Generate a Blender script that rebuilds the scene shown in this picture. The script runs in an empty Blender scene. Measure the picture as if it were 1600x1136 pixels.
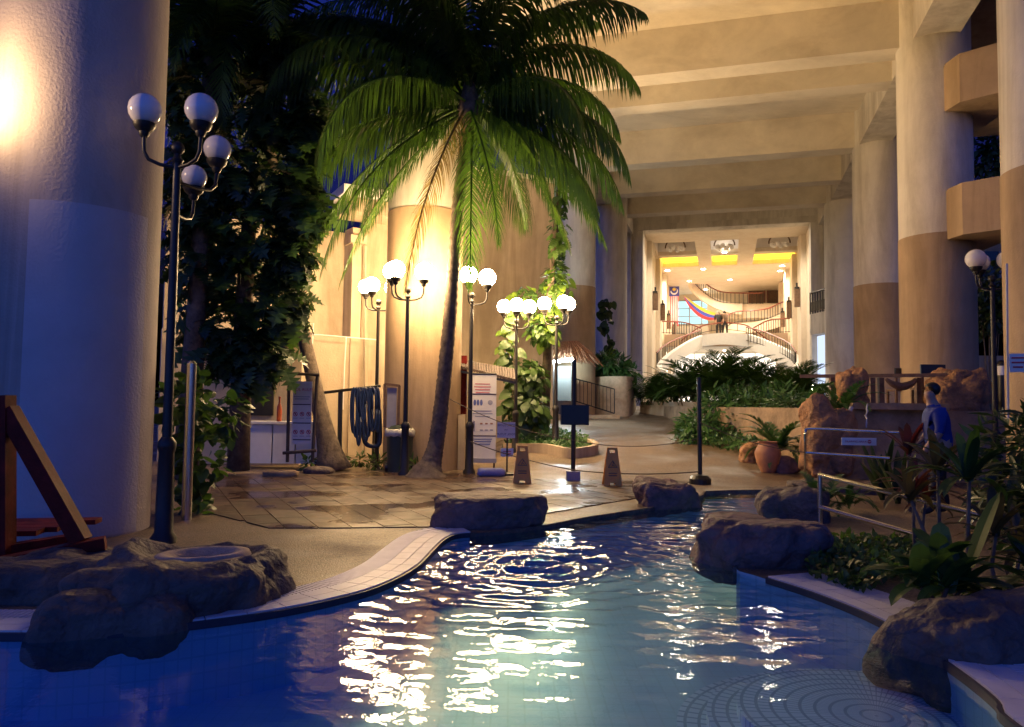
import bpy, math, random
import numpy as np
from mathutils import Vector, Matrix, noise as mnoise
from mathutils.geometry import tessellate_polygon
random.seed(7); rng = np.random.default_rng(7)
R = math.radians
scn = bpy.context.scene
COL = scn.collection
# ------------------------------------------------------------ camera
CZ, FPX = 1.35, 1170.0
PITCH, ROLL = math.atan(64/1170), 0.012
camd = bpy.data.cameras.new('camera'); cam = bpy.data.objects.new('camera', camd); COL.objects.link(cam)
camd.sensor_width = 36; camd.lens = FPX/1600*36; camd.clip_end = 2000; camd.clip_start = 0.05
CM = Matrix.Rotation(R(90)+PITCH, 3, 'X') @ Matrix.Rotation(ROLL, 3, 'Z')
cam.matrix_world = Matrix.Translation((0, 0, CZ)) @ CM.to_4x4()
scn.camera = cam
# ------------------------------------------------------------ dusk sky
w = bpy.data.worlds.new('World'); scn.world = w; w.use_nodes = True
nt = w.node_tree; bg = nt.nodes['Background']
sky = nt.nodes.new('ShaderNodeTexSky'); sky.sky_type = 'NISHITA'; sky.sun_disc = False
sky.sun_elevation = R(-4.0); sky.sun_rotation = R(200); sky.ozone_density = 4.0; sky.air_density = 1.0; sky.dust_density = 0.3
tint = nt.nodes.new('ShaderNodeMixRGB'); tint.blend_type = 'MULTIPLY'; tint.inputs[0].default_value = 1
tint.inputs[2].default_value = (0.40, 0.86, 1.28, 1)
nt.links.new(sky.outputs[0], tint.inputs[1]); nt.links.new(tint.outputs[0], bg.inputs[0])
bg.inputs[1].default_value = 5.6
vs = scn.view_settings
scn.display_settings.display_device = 'sRGB'
vs.view_transform = 'Standard'; vs.look = 'None'; vs.gamma = 1; vs.exposure = 0.52; vs.use_curve_mapping = False
cy = scn.cycles
cy.use_denoising = True
cy.max_bounces = 8; cy.diffuse_bounces = 4; cy.glossy_bounces = 4; cy.transmission_bounces = 6; cy.transparent_max_bounces = 12
cy.caustics_reflective = False; cy.caustics_refractive = False; cy.sample_clamp_indirect = 4.0
cy.use_light_tree = True
# ------------------------------------------------------------ pixel -> place helpers (1600 x 1136 frame)
def ray(u, v):
    return CM @ Vector(((u-800)/FPX, -(v-568)/FPX, -1))
def Yp(u, v, y):
    d = ray(u, v); t = y/d.y; return Vector((d.x*t, y, CZ+d.z*t))
def G(u, v, z=0.0):
    d = ray(u, v); t = (z-CZ)/d.z; return Vector((d.x*t, d.y*t, z))
TH = math.atan(333/1170); CT, ST = math.cos(TH), math.sin(TH)
def AB(a, b, z=0.0): return Vector((a*ST+b*CT, a*CT-b*ST, z))
def PA(u, v, a):
    d = ray(u, v); t = a/(d.x*ST+d.y*CT); return Vector((d.x*t, d.y*t, CZ+d.z*t))
def bz(u, v, a):
    p = PA(u, v, a); return p.x*CT-p.y*ST, p.z
def sstep(x, a, b):
    t = min(1, max(0, (x-a)/(b-a))); return t*t*(3-2*t)
def H(x, y):
    r = 0.0 if y < 13.5 else min(1.35, 0.07*(y-13.5))
    return r*sstep(x, -1.0, 0.8)
def GS(u, v):
    d = ray(u, v); t = 2.0
    while t < 60:
        p = Vector((d.x*t, d.y*t, CZ+d.z*t))
        if p.z <= H(p.x, p.y): return Vector((p.x, p.y, H(p.x, p.y)))
        t += 0.02
    return p
# ------------------------------------------------------------ materials
MATS = {}
def newmat(name):
    m = bpy.data.materials.new(name); m.use_nodes = True; MATS[name] = m
    n = m.node_tree.nodes; return m, n, m.node_tree.links, n['Principled BSDF']
def coord(n, l, scale):
    tc = n.new('ShaderNodeTexCoord'); mp = n.new('ShaderNodeMapping'); l.new(tc.outputs['Object'], mp.inputs[0])
    s = scale if isinstance(scale, tuple) else (scale,)*3
    mp.inputs['Scale'].default_value = s
    return mp.outputs[0]
def pm(name, c, rough=0.6, metal=0.0, nscale=6.0, var=0.25, bump=0.0, bscale=40.0, c2=None, spec=0.5, detail=6):
    m, n, l, p = newmat(name)
    p.inputs['Roughness'].default_value = rough; p.inputs['Metallic'].default_value = metal
    p.inputs['Specular IOR Level'].default_value = spec
    t = n.new('ShaderNodeTexNoise'); t.inputs['Scale'].default_value = nscale; t.inputs['Detail'].default_value = detail; t.inputs['Roughness'].default_value = .65
    l.new(coord(n, l, 1.0), t.inputs[0])
    r = n.new('ShaderNodeValToRGB')
    a = tuple(x*(1-var) for x in c) if c2 is None else c2
    b = tuple(min(1, x*(1+var*.6)) for x in c) if c2 is None else c
    r.color_ramp.elements[0].position = .32; r.color_ramp.elements[1].position = .68
    r.color_ramp.elements[0].color = (*a, 1); r.color_ramp.elements[1].color = (*b, 1)
    l.new(t.outputs['Fac'], r.inputs[0]); l.new(r.outputs[0], p.inputs['Base Color'])
    if bump:
        t2 = n.new('ShaderNodeTexNoise'); t2.inputs['Scale'].default_value = bscale; t2.inputs['Detail'].default_value = 5
        l.new(coord(n, l, 1.0), t2.inputs[0])
        bp = n.new('ShaderNodeBump'); bp.inputs['Strength'].default_value = min(1, bump); bp.inputs['Distance'].default_value = .02 if bump < 1 else .06
        l.new(t2.outputs['Fac'], bp.inputs['Height']); l.new(bp.outputs[0], p.inputs['Normal'])
    return m
def weather(name, scale=(1.1, 1.1, .16), lo=.62, f=.8):
    m = MATS[name]; n = m.node_tree.nodes; l = m.node_tree.links; p = n['Principled BSDF']; src = p.inputs['Base Color'].links[0].from_socket
    t = n.new('ShaderNodeTexNoise'); t.inputs['Scale'].default_value = 1; t.inputs['Detail'].default_value = 9; t.inputs['Roughness'].default_value = .7; t.inputs['Distortion'].default_value = .6
    l.new(coord(n, l, scale), t.inputs[0])
    r = n.new('ShaderNodeValToRGB'); r.color_ramp.elements[0].position = .36; r.color_ramp.elements[1].position = .56; r.color_ramp.elements[0].color = (lo, lo*.95, lo*.88, 1)
    l.new(t.outputs[0], r.inputs[0]); mx = n.new('ShaderNodeMixRGB'); mx.blend_type = 'MULTIPLY'; mx.inputs[0].default_value = f
    l.new(src, mx.inputs[1]); l.new(r.outputs[0], mx.inputs[2]); l.new(mx.outputs[0], p.inputs['Base Color'])
def crack(name, sc=2.6):
    m = MATS[name]; n = m.node_tree.nodes; l = m.node_tree.links; p = n['Principled BSDF']; src = p.inputs['Base Color'].links[0].from_socket; nsrc = p.inputs['Normal'].links[0].from_socket
    c = coord(n, l, (1, 1, 1.6)); w_ = n.new('ShaderNodeTexNoise'); w_.inputs['Scale'].default_value = 2.2; w_.inputs['Detail'].default_value = 5; l.new(c, w_.inputs[0])
    ad = n.new('ShaderNodeVectorMath'); ad.operation = 'MULTIPLY_ADD'; ad.inputs[1].default_value = (.55, .55, .55); l.new(w_.outputs['Color'], ad.inputs[0]); l.new(c, ad.inputs[2])
    v = n.new('ShaderNodeTexVoronoi'); v.feature = 'DISTANCE_TO_EDGE'; v.inputs['Scale'].default_value = sc; l.new(ad.outputs[0], v.inputs[0])
    r = n.new('ShaderNodeValToRGB'); r.color_ramp.elements[0].position = .0; r.color_ramp.elements[1].position = .05; r.color_ramp.elements[0].color = (.35, .32, .3, 1)
    l.new(v.outputs[0], r.inputs[0]); mx = n.new('ShaderNodeMixRGB'); mx.blend_type = 'MULTIPLY'; mx.inputs[0].default_value = .3
    l.new(src, mx.inputs[1]); l.new(r.outputs[0], mx.inputs[2]); l.new(mx.outputs[0], p.inputs['Base Color'])
    bp = n.new('ShaderNodeBump'); bp.inputs['Strength'].default_value = .25; bp.inputs['Distance'].default_value = .02; l.new(r.outputs[0], bp.inputs['Height']); l.new(nsrc, bp.inputs['Normal']); l.new(bp.outputs[0], p.inputs['Normal'])
def emis(name, c, s):
    m, n, l, p = newmat(name); n.remove(p)
    e = n.new('ShaderNodeEmission'); e.inputs[0].default_value = (*c, 1); e.inputs[1].default_value = s
    l.new(e.outputs[0], n['Material Output'].inputs[0]); return m
def leafmat(name, c, c2, trans=0.4, rough=0.42):
    m, n, l, p = newmat(name)
    p.inputs['Roughness'].default_value = rough
    t = n.new('ShaderNodeTexNoise'); t.inputs['Scale'].default_value = 2.2; t.inputs['Detail'].default_value = 4
    g = n.new('ShaderNodeNewGeometry'); l.new(g.outputs['Position'], t.inputs[0])
    r = n.new('ShaderNodeValToRGB'); r.color_ramp.elements[0].position = .35; r.color_ramp.elements[1].position = .66
    r.color_ramp.elements[0].color = (*c2, 1); r.color_ramp.elements[1].color = (*c, 1)
    l.new(t.outputs['Fac'], r.inputs[0]); l.new(r.outputs[0], p.inputs['Base Color'])
    tr = n.new('ShaderNodeBsdfTranslucent'); hs = n.new('ShaderNodeHueSaturation'); hs.inputs['Value'].default_value = 1.7; hs.inputs['Saturation'].default_value = 1.1
    l.new(r.outputs[0], hs.inputs['Color']); l.new(hs.outputs[0], tr.inputs[0])
    mx = n.new('ShaderNodeMixShader'); mx.inputs[0].default_value = trans
    l.new(p.outputs[0], mx.inputs[1]); l.new(tr.outputs[0], mx.inputs[2]); l.new(mx.outputs[0], n['Material Output'].inputs[0])
    return m
pm('cream', (.78, .72, .61), .8, var=.10, nscale=1.2, bump=.25, bscale=30)
pm('tan', (.48, .34, .20), .8, var=.12, nscale=1.5, bump=.25, bscale=30)
pm('stucco', (.52, .45, .39), .8, var=.10, nscale=2.0, bump=.35, bscale=34)
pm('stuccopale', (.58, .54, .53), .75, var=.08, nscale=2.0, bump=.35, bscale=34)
pm('ceiling', (.80, .72, .58), .85, var=.14, nscale=.7, bump=.15, bscale=20)
pm('wallyellow', (.52, .42, .29), .8, var=.16, nscale=1.1, bump=.25, bscale=25)
pm('white', (.8, .79, .77), .55, var=.05)
pm('whitegloss', (.82, .81, .8), .12, var=.02)
pm('lobbycream', (.78, .68, .54), .6, var=.05)
pm('brownslab', (.50, .36, .26), .6, var=.08)
pm('black', (.015, .014, .014), .38, var=.3, bump=.1)
pm('darkiron', (.02, .018, .016), .45, var=.3, nscale=30, bump=.15)
pm('steel', (.62, .6, .57), .22, metal=1.0, var=.1, nscale=20)
pm('bark', (.16, .12, .085), .85, var=.5, nscale=9, bump=.9, bscale=14)
pm('redwood', (.17, .014, .010), .6, var=.45, nscale=7, bump=.2, bscale=40, spec=.15)
pm('wood', (.16, .09, .05), .6, var=.4, nscale=8, bump=.3)
pm('bamboo', (.07, .05, .035), .5, var=.4, nscale=10)
pm('mahogany', (.22, .05, .03), .35, var=.3)
pm('rock', (.17, .125, .10), .72, var=.5, nscale=3.2, bump=1.0, bscale=11, c2=(.07, .05, .045))
pm('rockred', (.24, .14, .12), .7, var=.5, nscale=4, bump=1.0, bscale=9, c2=(.09, .06, .06))
pm('rockorange', (.48, .24, .10), .75, var=.5, nscale=4, bump=1.0, bscale=12, c2=(.16, .09, .05))
pm('stonewall', (.30, .21, .13), .8, var=.45, nscale=2.5, bump=.9, bscale=9)
pm('terracotta', (.42, .19, .09), .6, var=.25, nscale=5, bump=.3)
pm('sand', (.55, .42, .28), .85, var=.2, nscale=8, bump=.4)
pm('soil', (.05, .035, .022), .95, var=.4, nscale=10, bump=.8)
pm('bin', (.035, .05, .035), .45, var=.2)
pm('liner', (.6, .58, .5), .5, var=.2, nscale=20, bump=.5)
pm('hose', (.012, .026, .085), .35, var=.3)
pm('signyellow', (.78, .34, .03), .45, var=.12)
pm('paper', (.78, .74, .66), .6, var=.06)
pm('ink', (.05, .03, .04), .6, var=.1)
pm('inkred', (.55, .05, .07), .6, var=.1)
pm('inkblue', (.10, .13, .35), .6, var=.1)
pm('inkgrey', (.35, .34, .38), .6, var=.1)
pm('boardgrey', (.055, .062, .062), .6, var=.15)
pm('cushion', (.25, .27, .5), .6, var=.2)
pm('thatch', (.34, .17, .09), .85, var=.55, nscale=14, bump=1.0, bscale=35)
pm('rooftile', (.10, .065, .05), .8, var=.4, nscale=9, bump=.6)
pm('flagred', (.75, .06, .08), .7, var=.05)
pm('flagwhite', (.82, .78, .76), .7, var=.03)
pm('flagblue', (.05, .06, .35), .7, var=.05)
pm('bannerblue', (.06, .10, .62), .7, var=.05)
pm('flagyellow', (.85, .62, .08), .7, var=.05)
pm('skin', (.42, .24, .16), .55, var=.06)
pm('hair', (.015, .012, .010), .5, var=.2)
pm('shirtblue', (.02, .04, .22), .8, var=.15)
pm('trousers', (.03, .03, .035), .8, var=.2)
pm('scarf', (.5, .42, .38), .8, var=.1)
pm('navy', (.03, .04, .18), .7, var=.15)
pm('darkglass', (.02, .018, .016), .12, var=.2)
pm('screenblack', (.008, .008, .012), .3, var=.1)
pm('coping', (.74, .72, .74), .42, var=.12, nscale=3)
pm('copingdark', (.03, .03, .05), .5, var=.2)
pm('fire', (.5, .09, .02), .35, var=.1)
for k_ in ('cream', 'tan', 'stucco', 'wallyellow'): weather(k_)
weather('ceiling', (.5, .9, .9), .72, .5); weather('sand', lo=.7); weather('lobbycream', lo=.88)
for k_ in ('rock', 'rockred', 'rockorange'): crack(k_)
leafmat('palmleaf', (.065, .125, .02), (.028, .058, .011), .40)
leafmat('palmdry', (.24, .19, .07), (.12, .09, .035), .35)
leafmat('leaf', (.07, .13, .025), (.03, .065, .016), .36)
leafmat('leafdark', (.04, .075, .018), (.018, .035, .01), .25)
leafmat('leaflime', (.16, .24, .03), (.07, .13, .02), .42)
leafmat('leafbush', (.075, .17, .045), (.03, .085, .02), .25, .35)
leafmat('leafbronze', (.10, .075, .025), (.05, .05, .018), .3)
leafmat('leafred', (.12, .025, .02), (.05, .03, .015), .3)
emis('lampglow', (1.0, .67, .34), 160)
emis('upglow', (1.0, .64, .32), 150)
emis('lampwhite', (1.0, .86, .62), 30)
emis('tube', (.74, .93, 1.0), 420)
emis('cove', (1.0, .58, .03), 2.6)
emis('downlight', (1.0, .86, .66), 40)
emis('skywindow', (.50, .92, .95), 1.0)
emis('fillglow', (1.0, .86, .68), 1.6)
emis('coolroom', (.62, .74, 1.0), .9)
# exposed-aggregate ground
m, n, l, p = newmat('aggregate')
c = coord(n, l, 1.0)
v1 = n.new('ShaderNodeTexVoronoi'); v1.inputs['Scale'].default_value = 70; l.new(c, v1.inputs[0])
t1 = n.new('ShaderNodeTexNoise'); t1.inputs['Scale'].default_value = .8; t1.inputs['Detail'].default_value = 7; l.new(c, t1.inputs[0])
r1 = n.new('ShaderNodeValToRGB'); r1.color_ramp.elements[0].color = (.09, .058, .036, 1); r1.color_ramp.elements[1].color = (.27, .195, .125, 1)
sp = n.new('ShaderNodeSeparateColor'); l.new(v1.outputs['Color'], sp.inputs[0]); l.new(sp.outputs[0], r1.inputs[0])
mx = n.new('ShaderNodeMixRGB'); mx.blend_type = 'MULTIPLY'; mx.inputs[0].default_value = .55
r2 = n.new('ShaderNodeValToRGB'); r2.color_ramp.elements[0].position = .3; r2.color_ramp.elements[1].position = .65; r2.color_ramp.elements[0].color = (.5, .45, .4, 1)
l.new(t1.outputs[0], r2.inputs[0]); l.new(r1.outputs[0], mx.inputs[1]); l.new(r2.outputs[0], mx.inputs[2]); l.new(mx.outputs[0], p.inputs['Base Color'])
bp = n.new('ShaderNodeBump'); bp.inputs['Strength'].default_value = .5; bp.inputs['Distance'].default_value = .006; bp.invert = True
l.new(v1.outputs['Distance'], bp.inputs['Height']); l.new(bp.outputs[0], p.inputs['Normal'])
r3 = n.new('ShaderNodeMapRange'); r3.inputs[1].default_value = .35; r3.inputs[2].default_value = .65; r3.inputs[3].default_value = .30; r3.inputs[4].default_value = .7
l.new(t1.outputs[0], r3.inputs[0]); l.new(r3.outputs[0], p.inputs['Roughness'])
# wet stone slabs
m, n, l, p = newmat('slab')
c = coord(n, l, 1.0)
oi = n.new('ShaderNodeObjectInfo')
t1 = n.new('ShaderNodeTexNoise'); t1.inputs['Scale'].default_value = 5; t1.inputs['Detail'].default_value = 8; g = n.new('ShaderNodeNewGeometry'); l.new(g.outputs['Position'], t1.inputs[0])
t2 = n.new('ShaderNodeTexNoise'); t2.inputs['Scale'].default_value = .75; t2.inputs['Detail'].default_value = 5; l.new(g.outputs['Position'], t2.inputs[0])
r1 = n.new('ShaderNodeValToRGB'); r1.color_ramp.elements[0].position = .3; r1.color_ramp.elements[1].position = .7
r1.color_ramp.elements[0].color = (.042, .024, .016, 1); r1.color_ramp.elements[1].color = (.125, .075, .048, 1)
l.new(t1.outputs[0], r1.inputs[0])
hs = n.new('ShaderNodeHueSaturation'); mr = n.new('ShaderNodeMapRange'); mr.inputs[3].default_value = .7; mr.inputs[4].default_value = 1.25
l.new(oi.outputs['Random'], mr.inputs[0]); l.new(mr.outputs[0], hs.inputs['Value']); l.new(r1.outputs[0], hs.inputs['Color']); l.new(hs.outputs[0], p.inputs['Base Color'])
r3 = n.new('ShaderNodeMapRange'); r3.inputs[1].default_value = .42; r3.inputs[2].default_value = .6; r3.inputs[3].default_value = .2; r3.inputs[4].default_value = .62
l.new(t2.outputs[0], r3.inputs[0]); l.new(r3.outputs[0], p.inputs['Roughness'])
bp = n.new('ShaderNodeBump'); bp.inputs['Strength'].default_value = .5; bp.inputs['Distance'].default_value = .012; l.new(t1.outputs[0], bp.inputs['Height']); l.new(bp.outputs[0], p.inputs['Normal'])
# pool tiles (small square mosaic, too fine to pick apart)
def tilemat(name, c1, c2, mortar, sx, radial=False):
    m, n, l, p = newmat(name)
    c = coord(n, l, 1.0)
    b = n.new('ShaderNodeTexBrick'); b.offset = 0; b.inputs['Color1'].default_value = (*c1, 1); b.inputs['Color2'].default_value = (*c2, 1); b.inputs['Mortar'].default_value = (*mortar, 1)
    b.inputs['Scale'].default_value = 1; b.inputs['Mortar Size'].default_value = .006; b.inputs['Brick Width'].default_value = sx; b.inputs['Row Height'].default_value = sx
    if radial:
        s = n.new('ShaderNodeSeparateXYZ'); l.new(c, s.inputs[0])
        ln = n.new('ShaderNodeVectorMath'); ln.operation = 'LENGTH'; l.new(c, ln.inputs[0])
        at = n.new('ShaderNodeMath'); at.operation = 'ARCTAN2'; l.new(s.outputs[1], at.inputs[0]); l.new(s.outputs[0], at.inputs[1])
        cb = n.new('ShaderNodeCombineXYZ'); l.new(at.outputs[0], cb.inputs[0]); l.new(ln.outputs['Value'], cb.inputs[1]); l.new(cb.outputs[0], b.inputs[0])
        b.inputs['Mortar Size'].default_value = .009
    else:
        if name == 'pooledge':
            s = n.new('ShaderNodeSeparateXYZ'); l.new(c, s.inputs[0]); ad = n.new('ShaderNodeMath'); l.new(s.outputs[0], ad.inputs[0]); l.new(s.outputs[1], ad.inputs[1])
            cb = n.new('ShaderNodeCombineXYZ'); l.new(ad.outputs[0], cb.inputs[0]); l.new(s.outputs[2], cb.inputs[1]); c = cb.outputs[0]
        l.new(c, b.inputs[0])
    l.new(b.outputs[0], p.inputs['Base Color']); p.inputs['Roughness'].default_value = .35
    return m
tilemat('pooltile', (.34, .54, .74), (.325, .52, .72), (.30, .485, .67), .10)
tilemat('steptile', (.52, .66, .84), (.46, .60, .80), (.16, .28, .50), .075, True)
tilemat('pooledge', (.28, .45, .62), (.27, .43, .60), (.22, .38, .53), .10)
# water
m, n, l, p = newmat('water'); n.remove(p)
tr = n.new('ShaderNodeBsdfTransparent'); tr.inputs[0].default_value = (.64, .90, .97, 1)
gl = n.new('ShaderNodeBsdfGlossy'); gl.inputs['Roughness'].default_value = .03
fr = n.new('ShaderNodeFresnel'); gm = n.new('ShaderNodeNewGeometry'); ir = n.new('ShaderNodeMapRange')   # same reflectance from both sides
ir.inputs[3].default_value = 1.333; ir.inputs[4].default_value = 1/1.333; l.new(gm.outputs['Backfacing'], ir.inputs[0]); l.new(ir.outputs[0], fr.inputs[0])
t1 = n.new('ShaderNodeTexNoise'); t1.inputs['Scale'].default_value = 26; t1.inputs['Detail'].default_value = 2; l.new(coord(n, l, 1.0), t1.inputs[0])
bp = n.new('ShaderNodeBump'); bp.inputs['Strength'].default_value = .06; bp.inputs['Distance'].default_value = .02; l.new(t1.outputs[0], bp.inputs['Height'])
l.new(bp.outputs[0], gl.inputs['Normal']); l.new(bp.outputs[0], fr.inputs['Normal'])
mx = n.new('ShaderNodeMixShader'); l.new(fr.outputs[0], mx.inputs[0]); l.new(tr.outputs[0], mx.inputs[1]); l.new(gl.outputs[0], mx.inputs[2]); l.new(mx.outputs[0], n['Material Output'].inputs[0])
m, n, l, p = newmat('stream')
p.inputs['Base Color'].default_value = (.75, .78, .8, 1); p.inputs['Roughness'].default_value = .1; p.inputs['Transmission Weight'].default_value = .5
# ------------------------------------------------------------ mesh builder
class MB:
    def __init__(s): s.v = []; s.f = []
    def add(s, vs_, fs):
        o = len(s.v); s.v.extend([tuple(x) for x in vs_]); s.f.extend([tuple(i+o for i in f) for f in fs]); return s
    def hexa(s, p):  # 8 points: bottom 4 ccw, top 4
        return s.add(p, [(3, 2, 1, 0), (4, 5, 6, 7), (0, 1, 5, 4), (1, 2, 6, 5), (2, 3, 7, 6), (3, 0, 4, 7)])
    def box(s, c, sz, rz=0.0, mat=None):
        cx, cy_, cz = c; hx, hy, hz = sz[0]/2, sz[1]/2, sz[2]/2
        ca, sa = math.cos(rz), math.sin(rz); P = []
        for z in (-hz, hz):
            for x, y in ((-hx, -hy), (hx, -hy), (hx, hy), (-hx, hy)):
                P.append((cx+x*ca-y*sa, cy_+x*sa+y*ca, cz+z))
        return s.hexa(P)
    def abox(s, a0, a1, b0, b1, z0, z1):
        P = [AB(a, b, z) for z in (z0, z1) for a, b in ((a0, b0), (a0, b1), (a1, b1), (a1, b0))]
        return s.hexa(P)
    def bar(s, p, q, wd, ht, up=(0, 0, 1)):
        p, q = Vector(p), Vector(q); d = (q-p).normalized(); u = Vector(up)
        sd = d.cross(u).normalized()*wd/2; u2 = sd.cross(d).normalized()*ht/2
        return s.hexa([p-sd-u2, p+sd-u2, q+sd-u2, q-sd-u2, p-sd+u2, p+sd+u2, q+sd+u2, q-sd+u2])
    def tube(s, pts, rad, n=8, cap=True):
        pts = [Vector(p) for p in pts]; k = len(pts)
        if not hasattr(rad, '__len__'): rad = [rad]*k
        V = []; F = []; prev = None
        for i, p in enumerate(pts):
            d = (pts[min(i+1, k-1)]-pts[max(i-1, 0)]).normalized()
            if prev is None:
                a = Vector((0, 0, 1)) if abs(d.z) < .9 else Vector((1, 0, 0)); x = d.cross(a).normalized()
            else:
                x = (prev-d*prev.dot(d)).normalized()
            prev = x; y = d.cross(x)
            for j in range(n):
                t = 2*math.pi*j/n; V.append(p+(x*math.cos(t)+y*math.sin(t))*rad[i])
        for i in range(k-1):
            for j in range(n):
                F.append((i*n+j, i*n+(j+1) % n, (i+1)*n+(j+1) % n, (i+1)*n+j))
        if cap: F.append(tuple(range(n-1, -1, -1))); F.append(tuple((k-1)*n+j for j in range(n)))
        return s.add(V, F)
    def lathe(s, prof, c=(0, 0, 0), n=24, cap=True):
        V = []; F = []; k = len(prof)
        for r, z in prof:
            for j in range(n):
                t = 2*math.pi*j/n; V.append((c[0]+r*math.cos(t), c[1]+r*math.sin(t), c[2]+z))
        for i in range(k-1):
            for j in range(n):
                F.append((i*n+j, i*n+(j+1) % n, (i+1)*n+(j+1) % n, (i+1)*n+j))
        if cap: F.append(tuple(range(n-1, -1, -1))); F.append(tuple((k-1)*n+j for j in range(n)))
        return s.add(V, F)
    def ball(s, c, r, n=20, m=12, sq=1.0):
        prof = [(max(1e-4, r*math.sin(math.pi*i/m)), -r*math.cos(math.pi*i/m)*sq) for i in range(m+1)]
        return s.lathe(prof, c, n)
    def prism(s, poly, z0, z1):
        k = len(poly); tri = tessellate_polygon([[Vector((x, y, 0)) for x, y in poly]])
        V = [(x, y, z0) for x, y in poly]+[(x, y, z1) for x, y in poly]
        ar = sum(poly[i][0]*poly[(i+1) % k][1]-poly[(i+1) % k][0]*poly[i][1] for i in range(k))
        F = []
        for t in tri:
            a, b, c = t; A = (poly[b][0]-poly[a][0])*(poly[c][1]-poly[a][1])-(poly[c][0]-poly[a][0])*(poly[b][1]-poly[a][1])
            if A < 0: a, c = c, a
            F.append((a+k, b+k, c+k)); F.append((c, b, a))
        for i in range(k):
            j = (i+1) % k
            F.append((i, j, j+k, i+k) if ar > 0 else (j, i, i+k, j+k))
        return s.add(V, F)
    def strip(s, top, bot, th, nrm=None):
        """a curved band between two polylines, with thickness towards +normal"""
        k = len(top); V = []
        for i in range(k):
            t = Vector(top[min(i+1, k-1)])-Vector(top[max(i-1, 0)])
            nn = Vector(nrm) if nrm else Vector((-t.y, t.x, 0)).normalized()
            for q in (bot[i], top[i]):
                V += [Vector(q), Vector(q)+nn*th]
        F = []
        for i in range(k-1):
            a, b = i*4, i*4+4
            F += [(a, b, b+2, a+2), (a+1, a+3, b+3, b+1), (a+2, b+2, b+3, a+3), (a, a+1, b+1, b)]
        F += [(0, 2, 3, 1), (k*4-4, k*4-3, k*4-1, k*4-2)]
        return s.add(V, F)
    def build(s, name, mat, parent=None, smooth=False, kind=None):
        me = bpy.data.meshes.new(name); me.from_pydata(s.v, [], s.f); me.update()
        return link(name, me, mat, parent, smooth, kind)
def link(name, me, mat, parent=None, smooth=False, kind=None):
    if mat and not me.materials: me.materials.append(MATS[mat])
    if smooth: me.polygons.foreach_set('use_smooth', [True]*len(me.polygons))
    o = bpy.data.objects.new(name, me); COL.objects.link(o)
    if parent: o.parent = parent; o.matrix_parent_inverse = Matrix.Translation(-origin(parent))
    if kind: o['kind'] = kind
    return o
def origin(o):
    v = Vector((0, 0, 0)) + o.location
    return v if o.parent is None or o.type == 'EMPTY' else v
def smooth_by_angle(o, deg=35):
    o.data.polygons.foreach_set('use_smooth', [True]*len(o.data.polygons))
    try: o.data.set_sharp_from_angle(angle=R(deg))
    except Exception: pass
def thing(name, label, cat, loc, group=None):
    o = bpy.data.objects.new(name, None); COL.objects.link(o); o.location = loc; o.empty_display_size = .1
    o['label'] = label; o['category'] = cat
    if group: o['group'] = group
    return o
def tag(o, label, cat, group=None, kind=None):
    o['label'] = label; o['category'] = cat
    if group: o['group'] = group
    if kind: o['kind'] = kind
    return o
def structure(o, label=None):
    o['kind'] = 'structure'
    if label: o['label'] = label
    return o
def text(body, loc, size, mat, parent, rot, mirror=False, name='lettering', align='CENTER'):
    cu = bpy.data.curves.new(name, 'FONT'); cu.body = body; cu.size = size; cu.align_x = align; cu.align_y = 'CENTER'; cu.extrude = .0008; cu.resolution_u = 2
    tmp = bpy.data.objects.new(name, cu); me = bpy.data.meshes.new_from_object(tmp); bpy.data.objects.remove(tmp)
    o = link(name, me, mat, parent)
    o.location = loc; o.rotation_euler = rot
    if mirror: o.scale = (-1, 1, 1)
    return o
def arc_pts(pts, n=8):
    """Catmull-Rom through points"""
    P = [Vector(p) for p in pts]; out = []
    for i in range(len(P)-1):
        a, b, c, d = P[max(i-1, 0)], P[i], P[i+1], P[min(i+2, len(P)-1)]
        for k in range(n):
            t = k/n
            out.append(.5*((2*b)+(c-a)*t+(2*a-5*b+4*c-d)*t*t+(3*b-a-3*c+d)*t**3))
    out.append(P[-1]); return out
# ============================================================ GROUND, POOL
WZ = -0.03
edge_px = [(0, 992), (120, 990), (265, 979), (430, 957), (540, 934), (600, 915), (650, 888), (676, 862), (694, 845), (716, 836), (770, 832), (845, 822), (920, 808), (1000, 796), (1060, 786), (1095, 774)]
left = arc_pts([Vector((-7.2, 4.0, 0)), Vector((-5, 4.3, 0))]+[G(*p) for p in edge_px], 5)
rightp = arc_pts([G(1100, 768), G(1180, 766), G(1255, 768), G(1246, 790), G(1222, 815), G(1190, 850), G(1150, 884), G(1185, 900), G(1265, 926), G(1345, 957), G(1420, 995), G(1470, 1030), G(1520, 1066), G(1560, 1100), G(1590, 1136), Vector((2.2, 2.2, 0)), Vector((2.9, .8, 0)), Vector((3.4, -2.5, 0)), Vector((-7.2, -2.5, 0))], 5)
pool = [(p.x, p.y) for p in left]+[(p.x, p.y) for p in rightp]
outer = [(-80, -40), (80, -40), (80, 13.0), (-80, 13.0)]
tri = tessellate_polygon([[Vector((x, y, 0)) for x, y in outer], [Vector((x, y, 0)) for x, y in pool]])
allp = outer+pool; V = [(x, y, 0) for x, y in allp]; F = []
for a, b, c in tri:
    A_ = (allp[b][0]-allp[a][0])*(allp[c][1]-allp[a][1])-(allp[c][0]-allp[a][0])*(allp[b][1]-allp[a][1])
    F.append((a, b, c) if A_ > 0 else (c, b, a))
g = MB(); g.add(V, F)
xs = np.concatenate([np.linspace(-80, -3, 10), np.linspace(-2.5, 14, 45), np.linspace(16, 80, 8)])
ys = np.concatenate([np.linspace(13.0, 40, 70), np.linspace(45, 160, 8)])
V = [(x, y, H(x, y)) for y in ys for x in xs]; nx = len(xs)
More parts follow.
